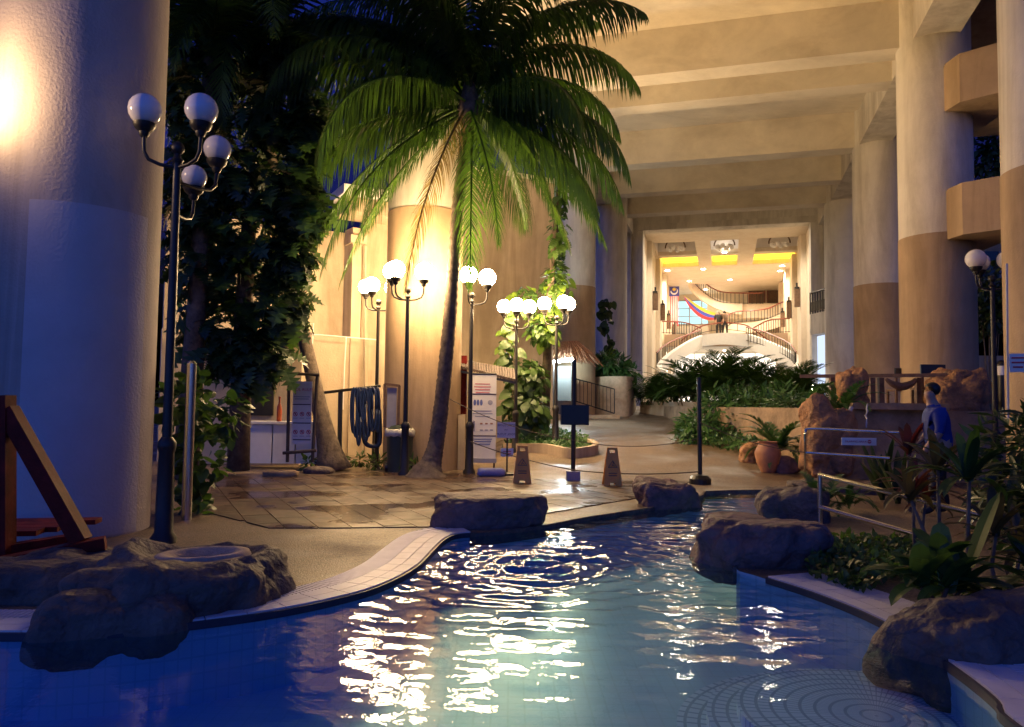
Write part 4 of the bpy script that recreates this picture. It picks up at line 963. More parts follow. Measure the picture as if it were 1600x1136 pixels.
# little tiled shelter
t = thing('tiled_shelter', 'small shelter with a corrugated roof edge behind the banner', 'shelter', Yp(760, 720, 16.2))
b = MB(); b.box((Yp(715, 600, 16.4).x, 16.4, 1.2), (.4, .3, 2.4)); b.build('post', 'redwood', t)
for i in range(22):
    u0 = 716+i*4.1; b = MB(); pA_, pB_ = Yp(u0, 562+i*.75, 17.0), Yp(u0+1, 573+i*1.0, 15.7); b.tube([pA_, pB_], .034, 6); b.build('roof_tile', 'rooftile', t)
b = MB(); b.bar(Yp(718, 580, 15.75), Yp(806, 598, 15.75), .05, .05); b.build('fascia', 'black', t)
b = MB(); pl_ = Yp(720, 690, 15.3); b.box((pl_.x, 15.75, .55), (.14, .6, 1.15)); tag(b.build('low_wall', 'flagyellow' if False else 'wallyellow'), 'narrow cream wall end beside the column', 'wall')
# pool closed sign (seen from behind)
yb = 14.2; p = Yp(792, 735, yb); t = thing('closing_sign', 'yellowish card on a thin black stand, lettering seen from behind', 'sign', (p.x, p.y, 0))
b = MB(); b.lathe([(.17, .0), (.17, .03), (.03, .06)], (p.x, yb, H(p.x, yb)), 16); b.build('base', 'black', t)
b = MB(); b.tube([(p.x, yb-.03, .02), (p.x, yb-.03, Yp(792, 684, yb).z)], .016, 8); b.build('pole', 'black', t)
q = Yp(791, 672, yb); b = MB(); b.box((q.x, yb, q.z), (.34, .012, .30)); b.build('card', 'paper', t)
b = MB(); b.box((q.x+.02, yb, q.z-.42), (.24, .01, .16)); b.build('small_notice', 'white', t)
text('POOL CLOSE', (q.x, yb-.008, q.z+.09), .056, 'ink', t, (R(90), 0, 0), True)
text('7 PM', (q.x, yb-.008, q.z+.0), .036, 'ink', t, (R(90), 0, 0), True)
text('POOL TUTUP', (q.x, yb-.008, q.z-.08), .056, 'ink', t, (R(90), 0, 0), True)
for i in range(2):
    b = MB(); b.box((q.x+.02, yb-.007, q.z-.40-.04*i), (.16, .003, .014)); b.build('text_line', 'inkred', t)
# rolled mat
p = Yp(768, 733, 14.0); b = MB(); b.tube([(p.x-.26, 14.0, .09), (p.x-.2, 14.0, .085), (p.x+.18, 14.02, .085), (p.x+.25, 14.03, .08)], [.06, .085, .085, .055], 14); tag(b.build('rolled_mat', 'cushion', smooth=True), 'pale blue rolled mat lying below the banner', 'mat')
# wet floor signs
def wetsign(u, v, label, dark=False):
    p = G(u, v); t = thing('wet_floor_sign', label, 'floor sign', p, 'wet floor signs'); zz = .015
    w0, w1, h_ = .155, .085, .63
    for s in (0, 1):
        d0, d1 = (0, .13) if s == 0 else (.26, .135); y0, y1 = p.y+d0, p.y+d1
        q = MB(); th_ = .014
        def F_(x, f): return Vector((p.x+x, y0+(y1-y0)*f, zz+h_*f))
        def quad(x0a, x1a, f0, x0b, x1b, f1):
            A = [F_(x0a, f0), F_(x1a, f0), F_(x1b, f1), F_(x0b, f1)]; off = Vector((0, th_, 0)); q.hexa([A[0], A[1], A[1]+off, A[0]+off, A[3], A[2], A[2]+off, A[3]+off])
        wf = lambda f: w0+(w1-w0)*f
        quad(-wf(0), -.05, 0, -wf(.08), -.05, .08); quad(.05, wf(0), 0, .05, wf(.08), .08); quad(-wf(.08), wf(.08), .08, -wf(.86), wf(.86), .86)
        quad(-wf(.86), -.045, .86, -wf(.94), -.045, .94); quad(.045, wf(.86), .86, .045, wf(.94), .94); quad(-wf(.94), wf(.94), .94, -wf(1), wf(1), 1)
        q.build('panel', 'signyellow', t)
    c_ = Vector((p.x, p.y+.13*.55-.006, zz+h_*.55)); sl = Vector((0, .13, h_)).normalized()
    b = MB(); k_ = .075; T = [c_+Vector((-k_, 0, 0))-sl*k_*.6, c_+Vector((k_, 0, 0))-sl*k_*.6, c_+sl*k_*.9]
    for i in range(3): b.bar(T[i], T[(i+1) % 3], .006, .012, up=(0, -1, .2))
    b.build('warning_triangle', 'ink', t)
    b = MB(); b.bar(c_+Vector((-.02, -.003, 0))-sl*.03, c_+Vector((.015, -.003, 0))+sl*.03, .005, .022, up=(0, -1, .2)); b.bar(c_+Vector((-.01, -.003, 0)), c_+Vector((.035, -.003, 0))-sl*.025, .005, .014, up=(0, -1, .2)); b.ball(c_+Vector((.018, -.004, 0))+sl*.042, .010, 8, 6); b.build('falling_figure', 'ink', t)
    for f in (.33, .27):
        b = MB(); b.box((p.x, p.y+.13*f-.004, zz+h_*f), (.14, .006, .015)); b.build('text_line', 'wood', t)
wetsign(816, 757, 'yellow wet floor sign nearer the printed banner')
wetsign(958, 761, 'dull yellow wet floor sign right of the screen post')
# screen on a post
p = G(896, 752); t = thing('screen_post', 'black screen mounted on a thin post with a square foot', 'screen stand', p)
b = MB(); b.box((p.x, p.y+.1, .09), (.24, .24, .17)); b.build('foot', 'inkgrey', t)
b = MB(); b.tube([(p.x, p.y+.1, .17), (p.x+.005, p.y+.1, Yp(897, 562, p.y).z)], .042, 10); b.build('pole', 'black', t)
a_, c_ = Yp(877, 663, p.y), Yp(920, 634, p.y); b = MB(); b.box(((a_.x+c_.x)/2, p.y+.02, (a_.z+c_.z)/2), (c_.x-a_.x, .05, c_.z-a_.z)); b.build('screen', 'screenblack', t)
b = MB(); b.box(((a_.x+c_.x)/2, p.y+.052, (a_.z+c_.z)/2), (c_.x-a_.x+.02, .012, c_.z-a_.z+.02)); b.build('bezel', 'black', t)
# black barrier post
p = G(1094, 756); t = thing('barrier_post', 'black barrier post behind the small pool boulder', 'post', p)
b = MB(); b.tube([(p.x, p.y, .1), (p.x-.02, p.y, Yp(1091, 590, p.y).z)], .038, 10); b.build('pole', 'black', t)
b = MB(); b.lathe([(.19, 0), (.19, .09), (.13, .15), (.05, .17)], (p.x, p.y, 0), 16); b.build('foot', 'black', t)
pB_ = p.copy()
# rope barriers
def rope(pts, sag, label, r=.007):
    out = []
    for a_, c_ in zip(pts[:-1], pts[1:]):
        for k_ in range(12): s = k_/12; q = a_.lerp(c_, s); q.z -= sag*4*s*(1-s); out.append(q)
    out.append(pts[-1]); b = MB(); b.tube(out, r, 5); tag(b.build('rope', 'bamboo'), label, 'rope', 'barrier ropes')
rope([Yp(700, 622, 14.6), Yp(897, 688, 13.3), Yp(1092, 685, 12.7)], .12, 'slack rope strung from the palm past the screen post to the barrier post')
rope([Yp(735, 690, 14.4), Yp(900, 735, 13.2), Yp(1092, 737, 12.7)], .05, 'low chain hanging near the ground between the posts', .010)
rope([Yp(1094, 660, 12.7), Yp(1260, 707, 11.4)], .08, 'thin line from the barrier post to the steel handrail')
# thatched notice board with fluorescent tube
a0 = 24.6
t = thing('notice_board', 'thatched notice board lit by a cold fluorescent tube', 'notice board', PA(880, 655, a0))
for u, v1 in ((866, 655), (896, 652)):
    b = MB(); q0_, q1_ = PA(u, v1, a0), PA(u, 563, a0); b.bar(q0_-Vector((0, 0, .3)), q1_, .14, .14, up=(0, 1, 0)); b.build('post', 'black', t)
b = MB(); q0_, q1_ = PA(870, 626, a0+.02), PA(893, 572, a0+.02); b.hexa([Vector((q0_.x, q0_.y, q0_.z)), Vector((q1_.x, q1_.y, q0_.z)), Vector((q1_.x, q1_.y+.05, q0_.z)), Vector((q0_.x, q0_.y+.05, q0_.z)), Vector((q0_.x, q0_.y, q1_.z)), Vector((q1_.x, q1_.y, q1_.z)), Vector((q1_.x, q1_.y+.05, q1_.z)), Vector((q0_.x, q0_.y+.05, q1_.z))]); b.build('panel', 'boardgrey', t)
b = MB(); b.tube([PA(858, 566, a0-.55), PA(895, 562, a0-.55)], .045, 8); b.build('tube_lamp', 'tube', t)
ap0, ap1 = PA(880, 536, a0+.3), PA(903, 535, a0+.3)
for s in range(60):
    f = s/59; q = MB(); e0 = ap0.lerp(ap1, f); u_e = 850+f*92; side = s % 2
    e1 = PA(u_e+rng.normal(0, 2), 561+f*8+rng.normal(0, 2), a0-.6 if side else a0+1.2)
    q.tube([e0+Vector((rng.normal(0, .03), 0, .02)), e0.lerp(e1, .5)+Vector((0, 0, .05)), e1], [.05, .06, .012], 5); q.build('thatch_bundle', 'thatch', t)
# terracotta pot
p = GS(1200, 738); t = thing('terracotta_pot', 'terracotta pot among the rocks under the fern', 'pot', p)
b = MB(); b.lathe([(.13, 0), (.22, .2), (.25, .38), (.19, .52), (.17, .56), (.20, .60), (.16, .60), (.14, .5)], p, 24); smooth_by_angle(b.build('body', 'terracotta', t), 60)
# terrace furniture
t = thing('terrace_rail', 'dark timber rail and posts along the terrace edge', 'railing', Yp(1370, 612, 15.4))
b = MB(); b.bar(Yp(1250, 588, 16.2), Yp(1480, 586, 15.0), .12, .07); b.build('top_rail', 'wood', t)
for u in (1362, 1376, 1434, 1300):
    b = MB(); q = Yp(u, 588, 15.5); b.bar((q.x, q.y, 1.3), (q.x, q.y, q.z-.03), .10, .10, up=(0, 1, 0)); b.build('post', 'wood', t)
P = arc_pts([Yp(1384, 592, 15.3), Yp(1395, 600, 15.3), Yp(1410, 604, 15.3), Yp(1425, 599, 15.3), Yp(1430, 592, 15.3)], 5)
b = MB(); b.tube(P, [.03+.05*math.sin(math.pi*i/(len(P)-1)) for i in range(len(P))], 8); b.build('carved_fish', 'wood', t)
for u, y in ((1449, 16.2), (1408, 17.8)):
    t = thing('terrace_chair', 'dark slat-backed chair on the terrace, %s' % ('in front of the large column' if u == 1449 else 'half hidden behind the rail'), 'chair', Yp(u, 610, y), 'terrace chairs')
    x = Yp(u, 600, y).x; zf = 1.35
    b = MB(); b.box((x, y, zf+.45), (.5, .48, .05)); b.build('seat', 'wood', t)
    for sx in (-.22, .22):
        for sy in (-.2, .2):
            b = MB(); b.box((x+sx, y+sy, zf+.21), (.05, .05, .42)); b.build('leg', 'wood', t)
    b = MB(); b.box((x, y-.22, zf+.85), (.52, .05, .22)); b.build('backrest', 'black', t)
    for sx in (-.23, .23):
        b = MB(); b.box((x+sx, y-.22, zf+.6), (.05, .045, .27)); b.build('back_post', 'wood', t)
# stainless handrails
def rail(label, segs, r=.026):
    t = thing('steel_handrail', label, 'handrail', segs[0][0], 'stainless handrails')
    for i, s in enumerate(segs):
        b = MB(); b.tube(s, r, 12); o = b.build('rail' if i < 2 else 'post', 'steel', t); smooth_by_angle(o, 60)
    return t
y0 = 10.6
t = rail('stainless handrail carrying the no-entry notice by the waterfall', [arc_pts([G(1258, 752), Yp(1258, 690, y0+.3), Yp(1259, 676, y0+.3), Yp(1266, 670, y0+.3), Yp(1340, 673, y0), Yp(1422, 677, y0-.3)], 5), [Yp(1259, 707, y0+.3), Yp(1390, 716, y0-.2)]], .02)
q = Yp(1343, 690, y0-.05); b = MB(); b.box((q.x, y0-.03, q.z), (.47, .012, .105), R(-6)); b.build('notice_plate', 'paper', t)
text('DILARANG MASUK', (q.x-.05, y0-.052, q.z), .035, 'inkred', t, (R(90), 0, R(-6)))
b = MB(); b.lathe([(.026, 0), (.026, .004)], (0, 0, 0), 20); o = b.build('no_entry_disc', 'inkred', t); o.matrix_parent_inverse = Matrix.Translation(-t.location); o.location = (q.x+.135, y0-.058, q.z); o.rotation_euler = (R(90), 0, 0)
b = MB(); b.box((q.x+.135, y0-.066, q.z), (.034, .004, .009)); b.build('no_entry_bar', 'paper', t)
s0, s1 = Yp(1281, 742, 8.1), Yp(1640, 832, 5.6); s2, s3 = Yp(1281, 792, 8.1), Yp(1440, 838, 7.1)
t = rail('long stainless handrail sloping down through the red dracaenas', [[s0, s0.lerp(s1, .5), s1], [s2, s3], [Vector((s0.x, s0.y, -.1)), s0]], .024)
# white notice on the edge column
q = Yp(1590, 567, 10.46); t = thing('column_notice', 'white three-line notice on the edge column', 'sign', q)
b = MB(); b.box((q.x, q.y, q.z), (.20, .015, .26), R(-20)); b.build('plate', 'paper', t)
for i in range(3):
    b = MB(); b.box((q.x-.005, q.y-.014, q.z+.07-.065*i), (.15-.03*(i == 2), .008, .022), R(-20)); b.build('text_line', 'inkred', t)
b = MB(); b.tube([Yp(1573, 412, 10.5), Yp(1575, 660, 10.5)], .015, 6); tag(b.build('conduit_pipe', 'cream'), 'thin conduit running down the edge column', 'pipe')
# ============================================================ PLANTS
def fast_mesh(name, V, F):
    me = bpy.data.meshes.new(name); me.from_pydata(V, [], F); me.update(); return me
def frond(L, n, ll, lw, e0, drop, hang=.55, seg=3, rnd=None, bare=.14, fold=.0):
    """pinnate frond growing from the origin towards +X; hanging leaflets"""
    rnd = rnd or random; V = []; F = []; P = []; T = []
    K = 40; x = z = 0.0; dl_ = L/K
    for i in range(K+1):
        t_ = i/K; el = e0-drop*t_**1.25; P.append(Vector((x, 0, z))); T.append(Vector((math.cos(el), 0, math.sin(el))))
        x += math.cos(el)*dl_; z += math.sin(el)*dl_
    # rachis: triangular tube
    for i in range(0, K+1, 2):
        r_ = .028*(1-.88*i/K)*L/4+.002; t_ = T[i]; u_ = Vector((-t_.z, 0, t_.x))
        V += [P[i]+Vector((0, r_, 0)), P[i]+u_*r_, P[i]-Vector((0, r_, 0)), P[i]-u_*r_]
    for i in range(K//2):
        a = i*4; b = a+4
        for j in range(4): F.append((a+j, a+(j+1) % 4, b+(j+1) % 4, b+j))
    for i in range(n):
        t_ = bare+(1-bare)*(i+.5)/n
        for sd in (-1, 1):
            tt = min(.999, max(0, t_+rnd.uniform(-.3, .3)/n)); k_ = int(tt*K); p = P[k_].lerp(P[k_+1], tt*K-k_); tg = T[k_]
            ln = ll*(math.sin(math.pi*min(1, .16+.80*tt))**.7)*rnd.uniform(.85, 1.12)*(1 if tt < .9 else .8)
            an = R(62-34*tt)+rnd.uniform(-.1, .1); u_ = Vector((-tg.z, 0, tg.x))
            d = tg*math.cos(an)+Vector((0, sd, 0))*math.sin(an)+u_*(.12-fold); d.normalize()
            q = p; o = len(V); hg = hang*rnd.uniform(.75, 1.25)
            for s in range(seg+1):
                f = s/seg; wd = lw*(1-.12*s) if s < seg else 0; wv = tg*wd*.5
                if s < seg: V += [q-wv, q+wv]
                else: V.append(q)
                d = (d+Vector((0, 0, -hg*(.5+f)))).normalized(); q = q+d*ln/seg
            for s in range(seg-1): F.append((o+2*s, o+2*s+1, o+2*s+3, o+2*s+2))
            F.append((o+2*seg-2, o+2*seg-1, o+2*seg))
    return V, F
def place(name, me, mat, parent, loc, az, scale=1.0, tilt=0.0, smooth=False):
    if not me.materials: me.materials.append(MATS[mat])
    o = bpy.data.objects.new(name, me); COL.objects.link(o)
    if parent: o.parent = parent; o.matrix_parent_inverse = Matrix.Translation(-parent.location)
    o.location = loc; o.rotation_euler = (tilt, 0, az); o.scale = (scale,)*3
    return o
rp_ = random.Random(11)
# ---- coconut palm in front of the round column
pts = arc_pts([Yp(668, 742, 13.9), Yp(682, 690, 14.0), Yp(693, 600, 14.0), Yp(704, 480, 14.0), Yp(715, 330, 14.0), Yp(733, 175, 14.0)], 6)
pts[0].z = -.05
t = thing('coconut_palm', 'tall coconut palm with a leaning trunk before the round column', 'palm tree', pts[0])
pts = arc_pts(pts, 4); b = MB(); nn_ = len(pts); b.tube(pts, [.30*math.exp(-i/6.4)+.15-.05*i/nn_+(.012 if i % 2 else 0)+rp_.uniform(-.006, .006) for i in range(nn_)], 16); b.build('trunk', 'bark', t, smooth=True)
cr = pts[-1]
b = MB(); b.lathe([(.10, -.5), (.19, -.2), (.22, .05), (.15, .4), (.05, .8)], cr, 14); b.build('crown_fibre', 'bark', t, smooth=True)
fr_ = []
for az, e0, dp, L, dry in [(5, 42, 118, 3.3, 0), (-12, 18, 100, 3.6, 0), (18, -8, 62, 3.2, 0), (-40, -30, 50, 3.2, 0), (-58, -58, 26, 3.0, 0), (182, -28, 44, 3.2, 0), (-165, -42, 34, 3.2, 0), (2, -24, 48, 3.5, 0), (-20, -40, 36, 3.3, 0), (-84, -74, 10, 3.0, 0), (-128, -58, 24, 3.1, 2), (-150, -30, 50, 3.4, 0), (-172, -5, 72, 3.7, 0), (175, 20, 92, 3.7, 0), (160, 45, 115, 3.5, 0), (195, 58, 120, 3.4, 0), (40, 55, 110, 3.2, 0), (75, 60, 100, 3.0, 0), (105, 62, 100, 3.0, 0), (-20, 68, 110, 3.3, 0), (-60, 70, 120, 3.2, 0), (-115, 66, 125, 3.3, 0), (-150, 48, 125, 3.4, 0), (140, 5, 80, 3.2, 0), (60, -10, 70, 3.0, 0), (-40, 30, 125, 3.2, 0), (-135, 15, 110, 3.3, 0), (-5, 0, 78, 3.5, 0), (-25, -15, 60, 3.3, 0), (-165, 32, 112, 3.7, 0), (170, 8, 80, 3.6, 0), (0, 60, 125, 3.2, 0), (180, 66, 125, 3.5, 0), (30, 78, 90, 3.6, 0), (120, 80, 85, 3.6, 0), (200, 80, 95, 3.8, 0), (250, 78, 100, 3.6, 0), (300, 76, 110, 3.6, 0), (-140, 74, 110, 3.8, 0), (165, 72, 100, 3.9, 0), (150, 28, 100, 3.6, 0)]:
    L *= .86 if math.cos(R(az)) > .5 and e0 < 50 else (1.08 if math.cos(R(az)) < -.3 else 1)
    V, F = frond(L*1.25, 112 if e0 > -20 else 84, 1.15 if e0 > -20 else .8, .042, R(e0), R(dp), .95 if e0 > -40 else .5, 4, rp_, .10)
    place('frond', fast_mesh('frond', V, F), 'palmdry' if dry == 2 else 'palmleaf', t, cr+Vector((rp_.uniform(-.06, .06), rp_.uniform(-.06, .06), rp_.uniform(0, .25))), R(az+rp_.uniform(-4, 4)))
# ---- leaning palm in the dark, left
pts = arc_pts([Yp(520, 728, 15.0), Yp(500, 640, 15.0), Yp(478, 540, 15.0), Yp(455, 440, 14.8), Yp(425, 260, 14.4), Yp(400, 60, 14.0)], 5); pts[0].z = 0
t = thing('leaning_palm', 'leaning palm trunk rising behind the rules board into dark fronds', 'palm tree', pts[0])
b = MB(); b.tube(pts, [.24*math.exp(-i/2)+.15-.03*i/len(pts) for i in range(len(pts))], 12); b.build('trunk', 'bark', t, smooth=True)
for i in range(17):
    az = i*137.5; e0 = rp_.uniform(-20, 60); V, F = frond(3.6, 56, .85, .05, R(e0), R(rp_.uniform(70, 110)), .4, 2, rp_)
    place('frond', fast_mesh('frond', V, F), 'palmleaf', t, pts[-1], R(az))
# a further dark palm top filling the upper left
c = Yp(330, 90, 13.0); t = thing('dark_palm', 'unlit palm in the upper left beside the stucco column', 'palm tree', (c.x, 13, 0))
b = MB(); b.tube([(c.x-.2, 13, 0), (c.x-.1, 13, 3), (c.x, 13, c.z)], [.22, .16, .13], 10); b.build('trunk', 'bark', t, smooth=True)
for i in range(18):
    V, F = frond(3.3, 50, .85, .055, R(rp_.uniform(-35, 60)), R(rp_.uniform(70, 110)), .4, 2, rp_)
    place('frond', fast_mesh('frond', V, F), 'palmleaf', t, Vector(c), R(i*137.5))
# ---- broad leaves
def broadleaf(kind):
    """leaf in XY growing +X, length 1"""
    if kind == 'heart': O = [(0, 0), (-.10, .18), (0, .36), (.25, .42), (.55, .34), (.82, .17), (1, 0)]
    elif kind == 'lance': O = [(0, 0), (.12, .07), (.35, .13), (.6, .12), (.85, .05), (1, 0)]
    elif kind == 'small': O = [(0, 0), (.25, .22), (.6, .24), (1, 0)]
    else: O = [(0, 0), (-.08, .22), (.08, .46), (.20, .16), (.28, .50), (.40, .15), (.50, .44), (.60, .13), (.72, .32), (.80, .09), (1, 0)]
    V = []; F = []; n = len(O)
    for sd in (1, -1):
        o = len(V)
        for x, y in O: V.append((x, sd*y, -.22*x*x+.20*y-.35*y*y))
        for x, y in O: V.append((x if 0 < x else 0, 0, -.22*max(x, 0)**2))
        for i in range(n-1):
            f = [o+i, o+i+1, o+n+i+1, o+n+i]; F.append(tuple(f if sd < 0 else f[::-1]))
    return fast_mesh('leaf', V, F)
LM = {k_: broadleaf(k_) for k_ in ('heart', 'lance', 'small', 'monstera')}
def mvar(kind, mat):
    k_ = kind+mat
    if k_ not in LM: m_ = LM[kind].copy(); m_.materials.append(MATS[mat]); LM[k_] = m_
    return LM[k_]
def leafmatx(p, d, nrm, s):
    d = Vector(d).normalized(); nrm = Vector(nrm); y = nrm.cross(d)
    if y.length < 1e-4: y = Vector((0, 1, 0)).cross(d)
    y.normalize(); z = d.cross(y)
    M = Matrix((d, y, z)).transposed().to_4x4(); return Matrix.Translation(p) @ M @ Matrix.Diagonal((s, s, s, 1))
def leafobj(parent, me, p, d, nrm, s):
    o = bpy.data.objects.new('leaf', me); COL.objects.link(o); o.parent = parent
    o.matrix_local = Matrix.Translation(-parent.location) @ leafmatx(p, d, nrm, s); return o
def leafmass(name, parent, kind, mat, items, kd='stuff'):
    src = LM[kind]; n = len(src.vertices); base = np.empty(n*3); src.vertices.foreach_get('co', base); base = base.reshape(-1, 3)
    faces = [tuple(p.vertices) for p in src.polygons]; VV = []; FF = []
    for i, (p, d, nr, s) in enumerate(items):
        M = np.array(leafmatx(p, d, nr, s)); VV.append(base @ M[:3, :3].T+M[:3, 3]); FF += [tuple(j+i*n for j in f) for f in faces]
    me = bpy.data.meshes.new(name); me.from_pydata(np.concatenate(VV).tolist(), [], FF); me.update()
    return link(name, me, mat, parent, kind=kd)
def rdir(): v = Vector(rng.normal(size=3)); return v.normalized()
def blob_items(c, rad, n, s0, s1, droop=.5, surf=.55):
    it = []
    for _ in range(n):
        d = rdir(); rr = (surf+(1-surf)*rng.random()) if rng.random() < .8 else rng.random()
        p = Vector((c[0]+d.x*rad[0]*rr, c[1]+d.y*rad[1]*rr, c[2]+d.z*rad[2]*rr))
        out = (d+rdir()*.7).normalized(); dr = (out+Vector((0, 0, -droop))).normalized()
        it.append((p, dr, (d+Vector((0, 0, .6))+rdir()*.5), rng.uniform(s0, s1)))
    return it
def bush(name, label, cat, base, blobs, kind, mat, n, s0, s1, group=None, droop=.3):
    t = thing(name, label, cat, base, group); it = []
    vol = [r_[0]*r_[2] for _, r_ in blobs]; tot = sum(vol)
    for (c, r_), v_ in zip(blobs, vol): it += blob_items(c, r_, int(n*v_/tot), s0, s1, droop)
    leafmass('foliage', t, kind, mat, it)
    for k_, (c, r_) in enumerate(blobs[:3]):
        b = MB(); b.tube([Vector(base)+Vector((rng.normal(0, .05), rng.normal(0, .05), -.05)), Vector(c)], [.03, .012], 6); b.build('stem', 'bark', t)
    return t
# climbing mass at left (monstera over a trunk)
t = thing('climbing_monstera', 'dark mass of monstera climbing a trunk above the towel hut', 'climber', Yp(400, 700, 14.2))
b = MB(); b.tube([Yp(372, 735, 13.6), Yp(380, 500, 13.5), Yp(395, 250, 13.4)], [.2, .16, .1], 10); b.build('trunk', 'bark', t, smooth=True)
blobs = [(Yp(350, 520, 13.4), (.75, .6, .75)), (Yp(400, 560, 13.3), (.6, .5, .5)), (Yp(445, 470, 13.4), (.5, .5, .75)), (Yp(320, 400, 13.2), (.6, .6, .9)), (Yp(395, 380, 13.3), (.85, .6, .9)), (Yp(430, 280, 13.3), (.8, .6, .85)), (Yp(350, 260, 13.2), (.75, .6, .85)), (Yp(430, 170, 13.3), (.75, .6, .7)), (Yp(480, 210, 13.2), (.4, .4, .6)), (Yp(310, 150, 13.2), (.6, .5, 1.0)), (Yp(455, 400, 13.2), (.4, .4, .5)), (Yp(330, 40, 13.2), (.9, .6, .9)), (Yp(300, 300, 13.0), (.5, .5, 1.0)), (Yp(440, 90, 13.6), (.55, .5, .45)), (Yp(400, -20, 13.6), (.7, .6, .5)), (Yp(475, 330, 13.4), (.4, .4, .6))]
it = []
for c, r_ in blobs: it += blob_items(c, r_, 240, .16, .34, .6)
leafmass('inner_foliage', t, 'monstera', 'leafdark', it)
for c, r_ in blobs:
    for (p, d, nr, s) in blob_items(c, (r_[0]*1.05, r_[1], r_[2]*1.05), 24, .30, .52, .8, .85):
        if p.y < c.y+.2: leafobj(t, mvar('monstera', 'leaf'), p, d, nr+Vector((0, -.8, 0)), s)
bush('understory_shrub', 'leafy shrub growing round the steel pole', 'shrub', Yp(300, 835, 9.2), [(Yp(295, 640, 9.4), (.35, .3, .5)), (Yp(310, 720, 9.3), (.35, .3, .45)), (Yp(298, 800, 9.2), (.32, .3, .3)), (Yp(340, 650, 10.2), (.4, .3, .35))], 'heart', 'leaf', 420, .09, .2)
# climber by the lamps (pothos)
t = thing('pothos_climber', 'bright green pothos climbing in the lamplight right of the palm', 'climber', GS(835, 682))
b = MB(); b.tube([GS(850, 682), Yp(858, 480, 19.3), Yp(874, 280, 19.6)], [.14, .10, .05], 8); b.build('trunk', 'bark', t, smooth=True)
b = MB(); b.tube([Yp(800, 660, 18.6), Yp(803, 560, 18.6), Yp(812, 470, 18.7)], [.02, .015, .01], 6); b.build('vine', 'bark', t)
blobs = [(Yp(822, 640, 18.8), (.58, .5, .55)), (Yp(824, 590, 18.9), (.52, .45, .5)), (Yp(848, 515, 19.0), (.40, .4, .42)), (Yp(866, 450, 19.2), (.42, .4, .6)), (Yp(872, 370, 19.3), (.25, .25, .7)), (Yp(820, 470, 19.1), (.35, .3, .4)), (Yp(878, 310, 19.4), (.16, .2, .5)), (Yp(792, 545, 19.0), (.2, .25, .6))]
it = []
for k_, (c, r_) in enumerate(blobs): it += blob_items(c, r_, (420, 330, 170, 190, 80, 110, 45, 80)[k_], .10, .19, .8)
leafmass('inner_foliage', t, 'heart', 'leaf', it)
for k_, (c, r_) in enumerate(blobs):
    for (p, d, nr, s) in blob_items(c, (r_[0]*1.05, r_[1], r_[2]*1.05), (50, 44, 34, 40, 28, 22, 18, 22)[k_], .17, .30, .9, .85):
        leafobj(t, mvar('heart' if k_ != 4 else 'monstera', 'leaflime' if k_ in (2, 3, 5, 7) else 'leaf'), p, d, nr+Vector((0, -.8, 0)), s)
for i in range(14):
    p = Yp(800+rng.normal(0, 5), 470+i*13, 18.5); leafobj(t, mvar('heart', 'leaf'), p, Vector((-.8 if i % 2 else .8, -.3, -.5)), Vector((0, -1, .6)), .32)
# slim vine on the far column
t = thing('slim_vine', 'slim vine climbing the shaded far column above the planter', 'climber', PA(950, 560, 29))
b = MB(); b.tube(arc_pts([PA(955, 565, 29.6), PA(950, 530, 29.6), PA(946, 495, 29.6), PA(940, 470, 29.6)], 4), .03, 6); b.build('stem', 'bark', t)
for i in range(46):
    f = rng.random(); p = PA(944+12*f+rng.normal(0, 5), 468+95*f, 29.4); leafobj(t, mvar('heart', 'leafdark'), p, (rdir()+Vector((0, -.3, -.8))), Vector((0, -1, .5)), rng.uniform(.22, .40))
# planter bush
bush('planter_bush', 'glossy bush filling the rounded sandstone planter', 'bush', PA(950, 590, 28.3), [(PA(925, 578, 28.6), (.7, .6, .35)), (PA(950, 572, 28.4), (.8, .6, .42)), (PA(975, 580, 28.6), (.55, .5, .35))], 'lance', 'leafbush', 900, .25, .45)
bush('planter_seedling', 'lime green sprout lit above the planter bush', 'plant', PA(948, 572, 29), [(PA(948, 556, 29.2), (.35, .3, .22))], 'lance', 'leaflime', 60, .25, .4)
# ground cover
def cover(label, px, h, n, mat, s0, s1, kind='small', group=None):
    P = [GS(*p) for p in px]; P2 = np.array([(p.x, p.y) for p in P]); global poly
    save = poly; poly = P2; lo, hi = P2.min(0), P2.max(0); it = []
    while len(it) < n:
        q = rng.uniform(lo, hi, (n, 2)); ok = inside(q[:, 0], q[:, 1])
        for x, y in q[ok]:
            hh = h*(.6+.5*mnoise.noise(Vector((x*1.3, y*1.3, 3))))
            z = H(x, y)+hh*rng.random()**.5+.02; it.append((Vector((x, y, z)), rdir()+Vector((0, -.2, .15)), Vector((0, -.35, 1))+rdir()*.7, rng.uniform(s0, s1)))
            if len(it) >= n: break
    poly = save; o = leafmass('ground_cover', None, kind, mat, it); return tag(o, label, 'ground cover', group, 'stuff')
cover('low leafy ground cover inside the cream kerb', [(786, 704), (800, 690), (830, 676), (880, 680), (905, 686), (925, 698), (933, 708), (910, 713), (884, 714), (850, 707)], .22, 2600, 'leafbush', .07, .13)
cover('leafy ground cover along the path edge below the palm hedge', [(1052, 684), (1062, 672), (1090, 664), (1200, 662), (1215, 690), (1180, 712), (1165, 714), (1110, 700)], .45, 4200, 'leafbush', .09, .18)
cover('dense ivy between the reddish boulder and the large boulder', [(1262, 905), (1270, 868), (1330, 850), (1440, 860), (1450, 900), (1400, 915), (1350, 935)], .16, 1900, 'leaf', .05, .10)
